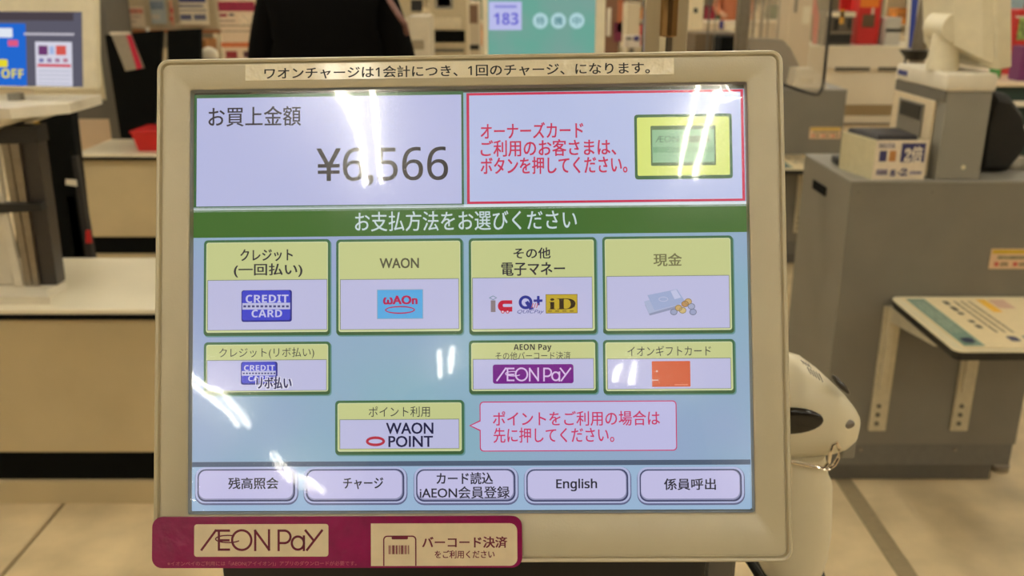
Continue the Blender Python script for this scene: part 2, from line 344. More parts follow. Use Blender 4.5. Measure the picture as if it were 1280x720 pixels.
def aeon(pl, bb, par, t, w, m):
    """pay logo drawn as round-cornered strokes; coordinates in its own 150 x 25 box"""
    x0, y0, x1, y1 = bb; sx, sy = (x1-x0)/150, (y1-y0)/24.6; mb = MB()
    U = lambda x, y: pl.uv(x0+x*sx, y0+y*sy)
    def seg(a, b):
        p, q = U(*a), U(*b); d = (q-p).normalized()*t*.5; n = Vector((-d.y, d.x))
        mb.poly([pl.pt(v.x, v.y, w) for v in (p-d-n, q+d-n, q+d+n, p-d+n)])
    def arc(cx, cy, rx, ry, a0, a1, th=None, n=24):
        pts = [U(cx+rx*math.cos(math.radians(a0+(a1-a0)*i/n)), cy-ry*math.sin(math.radians(a0+(a1-a0)*i/n))) for i in range(n+1)]; T_ = th or t
        for p, q in zip(pts, pts[1:]):
            d = (q-p).normalized(); n_ = Vector((-d.y, d.x))*T_*.5; e = d*T_*.12
            mb.poly([pl.pt(v.x, v.y, w) for v in (p-e-n_, q+e-n_, q+e+n_, p-e+n_)])
    seg((.6, 24), (18, .8)); seg((18, .8), (34.5, .8)); seg((22, 1), (22, 24)); seg((22, 12.6), (34, 12.6)); seg((22, 24), (34.5, 24))
    arc(50.5, 12.4, 12, 12, 0, 360, n=40)
    seg((67.3, 24.4), (67.3, 1)); seg((67.3, 1), (84.5, 24)); seg((84.5, 24), (84.5, .4))
    seg((96.5, 24.4), (96.5, .8)); seg((96.5, .8), (104, .8)); seg((96.5, 16), (104, 16)); arc(103.5, 8.4, 7.8, 7.6, -90, 90)
    arc(120.5, 16, 7.6, 8, 0, 360, n=30); seg((128, 8), (128, 24.4)); seg((130.2, .8), (140, 12.6)); seg((150.4, .8), (132, 24.2))
    arc(33.5, 11, 15.6, 4.4, 60, 330, t*.55)
    return mb.build('lettering', m, par, fix=False)
aeon(DP, (621, 460, 712.7, 475.8), disp, .00085, 12*k, em((226, 200, 240)))
UI('gift_card', 814.5, 451.5, 863, 483.2, (216, 98, 60), T, 1); UI('gift_mark', 814.5, 474.5, 823, 475.8, (235, 205, 200), 11*k); ellring(DP, 821, 464, 1.3, 1.3, 1.2, 11*k, em((235, 205, 200)), disp, 'gift_mark')
UI('gift_mark', 843, 480.2, 860, 481.4, (238, 150, 120), 11*k)
W('WAON', (483, 528.5, 541.6, 542), (38, 36, 70), .05); W('POINT', (486, 545, 541, 558.4), (38, 36, 70), .05)
ellring(DP, 469.5, 551.5, 12, 6.2, 3.4, T, em((186, 50, 70)), disp)
# speech bubble
b = DP.box(599.4, 502, 846.5, 563.3); rr = rrect(*b, .0022, 5)
t1, t2, t3 = DP.uv(599.4, 525), DP.uv(586.3, 532), DP.uv(599.4, 539)
pts = rr + [tuple(t1), tuple(t2), tuple(t3)]
flat('speech_bubble', DP, rr, 3*k, em((208, 60, 110)), disp); flat('bubble_tail', DP, [(t1.x+.0004, t1.y), tuple(t2), (t3.x+.0004, t3.y)], 4*k, em((208, 60, 110)), disp)
d = .00055; flat('speech_bubble', DP, rrect(b[0]+d, b[1]+d, b[2]-d, b[3]-d, .0018, 5), 5*k, em((200, 198, 238)), disp)
flat('bubble_tail', DP, [(t1.x+.0009, t1.y-.0006), (t2.x+.0011, t2.y), (t3.x+.0009, t3.y+.0006)], 6*k, em((200, 198, 238)), disp)
W('ポイントをご利用の場合は', (616.2, 514.3, 824.7, 531.5), (210, 62, 108), .02); W('先に押してください。', (617, 534.7, 767.6, 552.7), (210, 62, 108), .02)
# bottom menu
UI('menu_strip', 240, 580, 938.2, 636.6, (162, 190, 220), k); UI('menu_line', 240, 577.6, 938, 580.6, (86, 100, 122), 2*k)
for x0, x1 in ((244, 373), (379.5, 509.5), (517, 648.5), (654.7, 789.5), (796, 931.5)):
    UI('menu_button', x0, 584, x1, 631, (104, 108, 142), 3*k, 13); UI('menu_button', x0+.6, 584, x1-1.2, 628.6, (186, 192, 228), 4*k, 12)
    UI('menu_button', x0+3.2, 586.6, x1-4, 626.6, (72, 74, 106), 5*k, 10); UI('menu_button', x0+4.6, 588, x1-6, 624.6, (150, 152, 186), 6*k, 9)
    UI('button_face', x0+5, 588.4, x1-7, 622.8, (204, 200, 238), 7*k, 9)
W('残高照会', (286, 597, 348, 611)); W('チャージ', (429.5, 597, 479, 611)); W('カード読込', (546, 590.5, 616, 605)); W('iAEON会員登録', (525, 608, 637, 622.6), DK, .03)
W(ms('English'), (695.5, 598.5, 746, 613.5), DK, .05); W('係員呼出', (830, 598, 894.5, 612))
# clear protective film over the display, a little wavy and lifting at its corners
def film():
    m = bpy.data.materials.new('clear_film'); m.use_nodes = True; nt = m.node_tree; nt.nodes.clear(); N = nt.nodes.new
    o = N('ShaderNodeOutputMaterial'); tr = N('ShaderNodeBsdfTransparent'); g1 = N('ShaderNodeBsdfGlossy'); g2 = N('ShaderNodeBsdfGlossy')
    g1.inputs['Roughness'].default_value = .03; g2.inputs['Roughness'].default_value = .16
    tr.inputs[0].default_value = (.98, .98, .98, 1)
    tc = N('ShaderNodeTexCoord'); n = N('ShaderNodeTexNoise'); n.inputs['Scale'].default_value = 14; n.inputs['Detail'].default_value = 2
    bp = N('ShaderNodeBump'); bp.inputs['Strength'].default_value = .3; bp.inputs['Distance'].default_value = .0012
    nt.links.new(tc.outputs['Object'], n.inputs['Vector']); nt.links.new(n.outputs['Fac'], bp.inputs['Height']); nt.links.new(bp.outputs['Normal'], g1.inputs['Normal'])
    a = N('ShaderNodeMixShader'); b = N('ShaderNodeMixShader'); a.inputs[0].default_value = .62; b.inputs[0].default_value = .11
    nt.links.new(g1.outputs[0], a.inputs[1]); nt.links.new(g2.outputs[0], a.inputs[2])
    nt.links.new(tr.outputs[0], b.inputs[1]); nt.links.new(a.outputs[0], b.inputs[2]); nt.links.new(b.outputs[0], o.inputs[0]); return m
mb = MB(); nx, ny = 70, 54; G = []
u0, v0, u1, v1 = OPEN
for j in range(ny+1):
    row = []
    for i in range(nx+1):
        s, t = i/nx, j/ny; u, v = u0+.001+(u1-u0-.002)*s, v0+.001+(v1-v0-.002)*t
        w = -.0030 + .00022*math.sin(9*s+3*t)*math.sin(5*t+1) + .00012*math.sin(23*s-7*t)
        dmin = min(math.hypot((s-cs)*1.3, t-ct) for cs in (0, 1) for ct in (0, 1)); w += .0012*max(0, 1-dmin/.05)**2
        row.append(mb.bm.verts.new(BZ.pt(u, v, w)))
    G.append(row)
for j in range(ny):
    for i in range(nx): mb.bm.faces.new((G[j][i], G[j][i+1], G[j+1][i+1], G[j+1][i]))
o = mb.build('protective_film', film(), mon, smooth=True, fix=False); tag(o, 'thin clear film with ceiling lamps mirrored in it')
# rating notice tape along the top of the bezel
TAPE = paint((240, 228, 196), .2, grain=.02, bump=1, bscale=170, coat=.8)
bb = BZ.box(307, 81, 842.5, 93.2)
tp = flat('notice_tape', BZ, rrect(*bb), .0005, TAPE, None, .0004)
tag(tp, 'long cream tape strip with black notice text along the top bezel', 'label')
letter(BZ, 'ワオンチャージは'+ms('1')+'会計につき、'+ms('1')+'回のチャージ、になります。', (331, 85, 812, 92.2), .0006, paint((30, 26, 22), .5), tp, .03)
# magenta pay strip on the lower left of the bezel
MAG = paint((140, 4, 78), .3, grain=.08, scale=120, bump=.45, bscale=180, coat=.5); CRM = paint((232, 214, 180), .3, grain=.04, scale=80, bump=.25, bscale=160, coat=.4); MTX = paint((112, 14, 50), .4)
st = flat('promotion_strip', BZ, rrect(*BZ.box(193, 645, 653, 707.8), .0055, 6), .0028, MAG, None, .0011)
tag(st, 'glossy magenta sticker strip stuck across the lower left bezel', 'sticker')
flat('logo_panel', BZ, rrect(*BZ.box(245.3, 654, 412, 694), .0015), .0029, CRM, st)
aeon(BZ, (254, 661, 403.5, 686), st, .00122, .00296, MTX)
flat('text_panel', BZ, rrect(*BZ.box(464.8, 653, 647, 705.5), .004, 5, (0, 1, 1, 0)), .0029, CRM, st)
letter(BZ, 'バーコード決済', (528.7, 669.4, 634, 683), .00296, MTX, st, .05); letter(BZ, 'をご利用ください', (544.3, 686.5, 618.4, 696), .00296, MTX, st, .04)
letter(BZ, '※イオンペイのご利用には「iAEON(アイイオン)」アプリのダウンロードが必要です。', (212, 700, 447, 706), .00296, paint((196, 110, 120), .5), st)
flat('phone_icon', BZ, rrect(*BZ.box(480, 668, 521.5, 705.5), .0022, 5, (0, 0, 1, 1)), .00296, MTX, st); flat('phone_icon', BZ, rrect(*BZ.box(481.6, 669.6, 519.9, 705.5), .0016, 5, (0, 0, 1, 1)), .003, CRM, st)
flat('phone_icon', BZ, rrect(*BZ.box(490.5, 669, 511, 672.6), .0007), .00304, MTX, st)
for i, wd in enumerate((1.3, .8, 2, 1, 1.6, .8, 1.2, 2, .9, 1.4, .8, 1.1)): flat('barcode_bar', BZ, rrect(*BZ.box(487+i*2.2, 680, 487+i*2.2+wd, 691)), .00304, MTX, st)

# pedestal carrying the payment monitor
ped = thing('kiosk_pedestal', (0, .68, 0), 'black and grey pedestal under the payment monitor', 'pedestal')
a, b2, c2 = atY(275, 715, .53), atY(885, 715, .53), atY(928, 715, .53)
MB().box((a.x, .53, .62), (b2.x, .68, 1.085), .006).build('printer_box', BLACK, ped, smooth=True)
MB().box((b2.x+.001, .545, .62), (c2.x, .68, 1.08), .003).build('side_panel', GREYD, ped)
MB().box((-.05, .62, 1.086), (.05, .70, 1.2), .008).build('neck', BLACK, ped)
MB().box((-.05, .585, 1.2), (.05, .66, 1.3), .008).build('mount_plate', BLACK, ped)
MB().box((-.2, .56, .04), (.10, .72, .619), .004).build('base_cabinet', GREYD, ped)
MB().box((-.22, .54, 0), (.12, .74, .039), .004).build('foot_plate', BLACK, ped)
MB().tube([Vector((.135, .56, .70)), atY(962, 760, .6), atY(958, 735, .6), atY(948, 718, .6), atY(938, 702, .61), atY(928, 690, .62), Vector((.125, .625, 1.1)), Vector((.10, .64, 1.15))], .0035).build('cable', BLACK, ped, smooth=True)

# ---------------------------------------------------------------- white hand scanner on its stand
SY = .74
scn = thing('barcode_scanner', atY(960, 720, SY), 'white handheld scanner in its stand right beside the payment monitor', 'scanner')
def sect(px, yt, yb, dep, n=20, e=2.4):
    c1, c3 = atY(px, yt, SY), atY(px, yb, SY); cz, hz = (c1.z+c3.z)/2, (c1.z-c3.z)/2; L_ = []
    for i in range(n):
        th = 2*math.pi*i/n; c, s = math.cos(th), math.sin(th)
        L_.append(Vector((c1.x, SY + dep*math.copysign(abs(c)**(2/e), c), cz + hz*math.copysign(abs(s)**(2/e), s))))
    return L_
SW = paint((226, 216, 188), .35, grain=.02, scale=20)
MB().loft([sect(938, 470, 560, .02), sect(944, 452, 580, .032), sect(955, 444, 566, .036), sect(985, 443, 566, .038), sect(1005, 449, 565, .037), sect(1025, 464, 563, .035), sect(1042, 480, 560, .032),
           sect(1056, 494, 556, .027), sect(1067, 508, 549, .018), sect(1072.5, 518, 538, .008)]).build('scanner_head', SW, scn, smooth=True)
mb = MB()
for (px, py, rx, rz) in ((985, 526, .030, .0125),):
    c = atY(px, py, SY-.0375); mb.sph(c, 1, (rx, .0035, rz), 24)
mb.build('scan_window', paint((30, 26, 22), .12), scn, smooth=True)
c = atY(1056, 530, SY-.026); MB().sph(c, 1, (.0085, .004, .0048), 16).build('side_light', paint((120, 110, 98), .2), scn, smooth=True)
c = atY(1051, 481, SY-.02); MB(Matrix.Translation(c) @ Matrix.Rotation(math.radians(46), 4, 'Y')).sph((0, 0, 0), 1, (.0125, .006, .0028), 16).build('top_light', paint((60, 55, 48), .2), scn, smooth=True)
for i in range(5):
    a, b2 = atY(1009+i*3.6, 459+i*1.9, SY-.0315), atY(1014+i*3.6, 468+i*2.4, SY-.0362)
    MB().tube([a, b2], .00035, 6).build('vent_slot', BLACK, scn)
for i in range(4):
    a, b2 = atY(1001+i*3, 450+i*1.5, SY-.026), atY(1005+i*3, 455+i*1.8, SY-.031)
    MB().tube([a, b2], .0003, 6).build('vent_slot', BLACK, scn)
def ringz(py, pxr, pxc=985, dep=.034, n=24):
    c, r = atY(pxc, py, SY), atY(pxr, py, SY); R = r.x-c.x
    return [Vector((c.x+R*math.copysign(abs(math.cos(a))**.7, math.cos(a)), SY+dep*math.copysign(abs(math.sin(a))**.7, math.sin(a)), c.z)) for a in [2*math.pi*i/n for i in range(n)]]
MB().loft([ringz(556, 1026), ringz(585, 1031), ringz(592, 1035), ringz(600, 1036), ringz(650, 1035), ringz(680, 1030), ringz(700, 1023), ringz(715, 1013), ringz(722, 1000)]).build('stand_body', SW, scn, smooth=True)
MB().loft([ringz(706, 1026, dep=.037), ringz(716, 1020, dep=.037), ringz(735, 1010, dep=.034)]).build('stand_foot', BLACK, scn, smooth=True)
zt = atY(985, 736, SY).z
MB().cyl((atY(985, 720, SY).x, SY, .012), (atY(985, 720, SY).x, SY, zt+.01), .016).build('stand_pole', BLACK, scn, smooth=True)
MB().cyl((atY(985, 720, SY).x, SY, 0), (atY(985, 720, SY).x, SY, .012), .09).build('stand_base', BLACK, scn, smooth=True)
F = SY-.04
MB().tube([atY(x, y, F) for x, y in ((960, 573), (990, 577), (1012, 582), (1030, 585), (1036, 578), (1038, 566), (1041, 556), (1046, 553), (1049, 560), (1048, 572), (1043, 581), (1036, 586), (1030, 586))], .0017).build('wire_bail', CHROME, scn, smooth=True)
c = atY(1056, 552, SY); MB().box(c-Vector((.006, .01, .012)), c+Vector((.007, .01, .012)), .002).build('bail_block', GREYM, scn)

# ---------------------------------------------------------------- chrome pole behind the monitor
PY = 1.08; c = atY(831, 40, PY); R = (atY(859, 40, PY).x-atY(803, 40, PY).x)/2
pole = thing('display_pole', (c.x, PY, 0), 'thick chrome pole standing right behind the payment monitor', 'pole')
MB().cyl((c.x, PY, .02), (c.x, PY, 2.1), R, n=48).build('tube', CHROME, pole, smooth=True)
z = atY(831, 44, PY-.01).z
MB().cyl((c.x, PY-.008, z), (c.x, PY-.008, 2.05), R*.72, n=40).sph((c.x, PY-.008, z), R*.72, (1, 1, .25), 24).build('inner_sleeve', paint((170, 136, 96), .15, 1), pole, smooth=True)
MB().cyl((c.x, PY, 0), (c.x, PY, .02), .1, n=40).build('base_disc', STEEL, pole, smooth=True)

# ---------------------------------------------------------------- generic small monitor
def small_monitor(name, label, pl, out, opn, thick, border=.004):
    t = thing(name, pl.pt((out[0]+out[2])/2, out[1], -thick), label, 'monitor')
    MB().loft([loop3(pl, opn, .001, -.006), loop3(pl, opn, .001, 0), loop3(pl, out, .008, 0, 6, .004), loop3(pl, out, .008, -.004), loop3(pl, out, .008, -.02)], False, False).build('bezel', BEIGE2, t, smooth=True)
    MB().loft([loop3(pl, out, .008, -.0202), loop3(pl, out, .01, -thick*.6, 6, .01), loop3(pl, out, .01, -thick, 6, .05)]).build('housing', BEIGE2, t, smooth=True)
    return t
# left monitor (screen with adverts)
LP = Plane(atY(119, 112, 2.42), (.985, -.17, 0), (0.03, .2, .97))
a = LP.uv(119, 113); out = (a.x-.42, a.y, a.x, a.y+.34)
b = LP.uv(104, 109); t_ = LP.uv(92, 14.5); opn = (a.x-.38, b.y, b.x, t_.y)
lm = small_monitor('advert_monitor', 'beige checkout monitor at the left edge showing blue advert screen', LP, out, opn, .07)
LQ = LP.shifted(-.005)
ls = flat('display', LQ, rrect(*opn), 0, em((92, 90, 104)), lm)
def U2(pl, par, name, x0, y0, x1, y1, c, w, r=0): return flat(name, pl, rrect(*pl.box(x0, y0, x1, y1), r), w, em(c), par)
k2 = .0004
U2(LQ, ls, 'top_bar', -60, 15, 92, 26, (74, 66, 72), k2); U2(LQ, ls, 'advert_panel', -30, 29, 34, 108, (36, 104, 206), k2)
U2(LQ, ls, 'advert_patch', -10, 35, 16, 47, (225, 230, 240), 2*k2, .003); U2(LQ, ls, 'advert_patch', 10, 50, 23, 58, (220, 90, 130), 2*k2, .003)
letter(LQ, bold('OFF'), (2, 86, 30, 98), 3*k2, em((228, 214, 50)), ls); U2(LQ, ls, 'advert_patch', -8, 74, 10, 84, (228, 214, 50), 2*k2, .004)
U2(LQ, ls, 'caption_line', 30, 41, 93, 44.5, (190, 186, 196), 2*k2)
U2(LQ, ls, 'page', 44, 52, 91, 108, (212, 210, 224), k2); U2(LQ, ls, 'page_picture', 48, 57, 60, 69, (110, 60, 110), 2*k2); U2(LQ, ls, 'page_picture', 70, 57, 83, 69, (210, 90, 80), 2*k2)
U2(LQ, ls, 'page_stripe', 47, 80, 89, 84, (206, 60, 74), 2*k2); U2(LQ, ls, 'page_picture', 62, 58, 68, 68, (160, 180, 220), 2*k2)
for i in range(4): U2(LQ, ls, 'page_picture', 49+i*10, 73, 55+i*10, 78, (120+i*20, 120, 170-i*10), 2*k2)
for i in range(4): U2(LQ, ls, 'page_line', 48, 88+i*5, 88, 90+i*5, (176, 180, 196), 2*k2)

# bag stand under the left monitor
bs = thing('bag_stand', (-1.45, 2.5, .603), 'tall grey and black bag stand on white base at left', 'stand')
zb = .603
a, b = atZ(98, 352, zb), atZ(60, 384, zb)
MB().prism([Vector((-2.1, a.y-.02, zb)), Vector((a.x-.06, a.y-.02, zb)), Vector((a.x, a.y-.07, zb)), Vector((a.x-.02, a.y-.15, zb)), Vector((b.x, b.y+.02, zb)), Vector((-2.1, b.y+.02, zb))], (0, 0, .022)).build('base_plate', WHITE, bs)
def strip(x0t, x1t, x0b, x1b, yt, yb, Y, th, name, mat, parent=bs):
    q = [atY(x0b, yb, Y), atY(x1b, yb-3, Y), atY(x1t, yt, Y), atY(x0t, yt, Y)]
    for v in q: v.z = max(v.z, .626)
    return MB().prism(q, (0, th, 0)).build(name, mat, parent)
BY = a.y-.10
strip(25, 46, 50, 72, 172, 362, BY, .05, 'back_panel', paint((52, 46, 42), .35, grain=.05))
strip(11, 22, 43, 50, 172, 366, BY-.012, .02, 'rail', STEEL); strip(0, 9, 33, 41, 176, 368, BY-.012, .02, 'rail', STEEL)
strip(-60, -6, -40, 18, 176, 366, BY, .02, 'side_panel', WHITE); strip(-8, 0, 20, 30, 230, 367, BY-.014, .012, 'rail', WHITE)
strip(-10, 50, -10, 53, 255, 267, BY-.03, .03, 'cross_bar', BLACK)
strip(-60, 44, -60, 48, 158, 182, BY-.02, .06, 'cross_bar', BLACK)
q = atY(90, 128, 2.42)
MB().prism([Vector((-2.2, 2.30, q.z)), Vector((q.x-.10, 2.30, q.z)), Vector((q.x, 2.40, q.z)), Vector((q.x, 2.60, q.z)), Vector((-2.2, 2.60, q.z))], (0, 0, -.026)).build('tray', WHITE, bs)
MB().loft([[Vector((x, y, q.z-.0265)) for x, y in ((-2.2, 2.33), (q.x-.1, 2.33), (q.x-.04, 2.56), (-2.2, 2.56))], [Vector((x, y, q.z-.085)) for x, y in ((-2.2, 2.36), (q.x-.26, 2.36), (q.x-.22, 2.52), (-2.2, 2.52))]]).build('tray_hood', WHITE, bs)
c = atY(20, 122, 2.47); MB().cyl((c.x, 2.47, q.z), (c.x, 2.47, c.z+.012), .02).build('monitor_neck', GREYM, bs)
# black tall panel between the counters
def slab(name, pts, Y, th, mat, label=None, cat=None, parent=None, group=None):
    o = MB().prism([atY(x, y, Y) for x, y in pts], (0, th, 0)).build(name, mat, parent)
    if label: tag(o, label, cat, group)
    return o
bp = thing('bag_rack', (atY(80, 320, 3.0).x, 3.05, 0), 'tall black bag rack between the two low counters', 'rack')
slab('rack_panel', ((20, 330), (110, 330), (88, 138), (20, 138)), 3.0, .05, BLACKM, parent=bp)
slab('rack_frame', ((108, 330), (117, 330), (94, 196), (89, 196)), 2.98, .03, paint((30, 26, 22), .7), parent=bp)
slab('paper_patch', ((82, 231), (96, 233), (95, 225), (82, 224)), 2.97, .004, WHITE, parent=bp)
slab('red_tag', ((107, 304), (115, 304), (112, 288), (107, 288)), 2.96, .004, RED, parent=bp); slab('yellow_tag', ((41, 184), (51, 184), (48, 152), (34, 152)), 2.97, .004, paint((190, 150, 50), .5), parent=bp)
x0, x1 = atY(30, 320, 3.0).x, atY(105, 320, 3.0).x
MB().box((x0, 3.0, .0), (x0+.03, 3.05, .75)).build('leg', BLACKM, bp); MB().box((x1-.03, 3.0, .0), (x1, 3.05, .75)).build('leg', BLACKM, bp)

# ---------------------------------------------------------------- far left: beige cabinet, notice board, black panels
bc = thing('beige_cabinet', (atY(90, 170, 5.3).x, 5.4, 0), 'tall beige cabinet with grey band behind the left monitor', 'cabinet')
x0, x1 = atY(40, 100, 5.3).x, atY(133, 100, 5.3).x
z1 = atY(100, 125, 5.3).z; z2 = atY(100, 149, 5.3).z
MB().box((x0, 5.3, z1), (x1, 5.6, 1.9), .004).build('upper_body', CREAM, bc); MB().box((x0, 5.31, z2), (x1, 5.6, z1)).build('band', GREYD, bc)
MB().box((x0, 5.3, 0), (x1, 5.6, z2), .004).build('lower_body', paint((216, 190, 158), .5, grain=.03, scale=5), bc)
x2 = atY(142, 100, 5.25).x; MB().box((x1+.005, 5.25, 0), (x2, 5.6, 1.9), .003).build('corner_post', GREYD, bc)
# black panels on second counter
for pts, lab in ((((151, 173), (192, 173), (200, 80), (202, 38), (131, 44)), 'wide black panel standing on the back counter left of the notices'), (((210, 173), (252, 173), (250, 36), (209, 38)), 'narrow black panel standing on the back counter under the notices')):
    slab('black_board', pts, 4.95, .04, BLACKM, lab, 'board')
rb = thing('red_basket', (atY(185, 172, 4.8).x, 4.8, .604), 'red plastic basket on the back counter beside the monitor bezel', 'basket')
x0, x1 = atY(168, 170, 4.72).x, atY(215, 170, 4.72).x
MB().loft([[Vector((x, y, z)) for x, y in ((x0+i, 4.68+i), (x1-i, 4.68+i), (x1-i, 4.92-i), (x0+i, 4.92-i))] for z, i in ((.604, .02), (.70, 0))], True, False).build('shell', RED, rb)
MB().box((x0-.006, 4.674, .70), (x1+.006, 4.926, .71), .002).build('rim', RED, rb)
hc = slab('hanging_card', ((157, 89), (180, 85), (163, 41), (138, 41)), 4.939, .01, paint((150, 140, 122), .5), 'grey card with magenta stripe hanging over the wide black panel', 'card')
slab('card_stripe', ((171, 87), (178, 84.5), (164, 44), (158, 44)), 4.936, .002, paint((190, 20, 60), .5), parent=hc); slab('card_edge', ((138, 44), (163, 43), (162, 40), (137, 40)), 4.936, .002, WHITE, parent=hc)
nb = thing('notice_board', (atY(240, 60, 5.7).x, 5.75, 0), 'beige notice board on posts behind the back counter', 'board')
x0, x1 = atY(146, 0, 5.7).x, atY(336, 0, 5.7).x; zb_ = atY(200, 37, 5.7).z
MB().box((x0, 5.7, zb_), (x1, 5.74, 1.75), .003).build('board', paint((196, 180, 148), .6), nb)
MB().box((x0, 5.69, zb_-.02), (x1, 5.75, zb_), .002).build('rail', paint((170, 110, 66), .5), nb)
for xx in (x0+.03, (x0+x1)/2+.1, x1-.05): MB().box((xx, 5.7, 0), (xx+.04, 5.74, zb_-.02)).build('post', CREAM, nb)
def notice(x0, y0, x1, y1, Y, base, bars, label, name='paper_notice'):
    pl = Plane(atY(x0, y1, Y), (1, 0, 0), (0, 0, 1)); o = flat(name, pl, rrect(*pl.box(x0, y0, x1, y1)), 0, paint(base, .5, grain=.02), None, .002); tag(o, label, 'notice')
    for (a0, b0, a1, b1, c) in bars: flat('printed_block', pl, rrect(*pl.box(a0, b0, a1, b1)), .0006, paint(c, .6, grain=.2, scale=90), o)
notice(151, 8, 182, 34, 5.66, (224, 206, 180), [(154, 11, 179, 17, (206, 130, 110)), (154, 20, 176, 22, (190, 160, 140)), (154, 26, 170, 28, (180, 160, 140))], 'small cream notice with orange heading beside the beige cabinet')
notice(184, -20, 209, 30, 5.66, (164, 168, 164), [(187, 2, 205, 12, (120, 132, 144)), (188, 18, 200, 24, (200, 190, 170))], 'greyish notice between the small cream notice and blue printed notice')
notice(211, 0, 218, 32, 5.66, (206, 150, 120), [(212, 10, 217, 16, (180, 50, 50)), (212, 21, 217, 26, (180, 60, 50))], 'narrow orange slip left of the blue printed notice')
notice(220, -20, 262, 31, 5.64, (226, 212, 184), [(222, -6, 257, 3, (56, 60, 120)), (223, 6, 254, 9, (110, 108, 126)), (224, 12, 258, 14, (150, 140, 136)), (225, 18, 240, 25, (90, 90, 122)), (242, 18, 258, 25, (110, 108, 130))], 'white notice printed in dark blue above the black panel')
notice(270, -30, 327, 85, 4.9, (214, 190, 160), [(272, 2, 319, 14, (150, 24, 62)), (274, 17, 284, 21, (140, 30, 60)), (286, 17, 293, 20, (60, 60, 84)), (298, 18, 318, 32, (226, 206, 176)), (274, 25, 294, 27, (150, 130, 120)), (274, 31, 318, 33, (160, 140, 120)), (274, 38, 318, 40, (170, 150, 130)), (276, 53, 322, 59, (204, 110, 60)), (282, 64, 297, 73, (150, 40, 44)), (304, 64, 321, 72, (80, 40, 50))], 'tall poster with magenta heading and orange band left of the dark figure', 'poster')
pm = MB().box((atY(300, 60, 4.9).x-.02, 4.905, .604), (atY(300, 60, 4.9).x+.02, 4.93, 1.45)).build('poster_post', CREAM); tag(pm, 'beige upright post holding the magenta headed poster', 'post')
rp = MB().tube([atY(185, 34, 5.69), atY(186, 40, 5.68), atY(189, 46, 5.67), atY(196, 51, 5.66), atY(203, 50, 5.66)], .012).build('paper_curl', WHITE); tag(rp, 'curled white tag hanging below the notices', 'tag'); rp.location.y = -.014
ob = thing('cardboard_box', (atY(245, 72, 5.4).x, 5.4, 0), 'brown cardboard box behind the narrow black panel', 'box')
MB().box((atY(238, 60, 5.35).x, 5.35, .0), (atY(258, 60, 5.35).x, 5.55, atY(250, 50, 5.35).z), .003).build('carton', paint((150, 98, 44), .7), ob)
MB().sph(atY(262, 69, 5.2), .05, (1, .7, .9)).build('white_bag', WHITE, ob, smooth=True)

# ---------------------------------------------------------------- the customer in black
def skin(name, verts, edges, mat, parent, sub=2):
    me = bpy.data.meshes.new(name); me.from_pydata([v[0] for v in verts], edges, []); o = bpy.data.objects.new(name, me); COL.objects.link(o)
    md = o.modifiers.new('skin', 'SKIN'); md.use_smooth_shade = True
    for i, v in enumerate(verts): r = v[1]; me.skin_vertices[0].data[i].radius = r if isinstance(r, tuple) else (r, r)
    me.skin_vertices[0].data[0].use_root = True
    s = o.modifiers.new('sub', 'SUBSURF'); s.levels = sub; s.render_levels = sub
    dg = bpy.context.evaluated_depsgraph_get(); m2 = bpy.data.meshes.new_from_object(o.evaluated_get(dg)); bpy.data.objects.remove(o)
    m2.materials.clear(); m2.materials.append(mat); m2.polygons.foreach_set('use_smooth', [True]*len(m2.polygons))
    o = bpy.data.objects.new(name, m2); COL.objects.link(o); attach(o, parent); return o
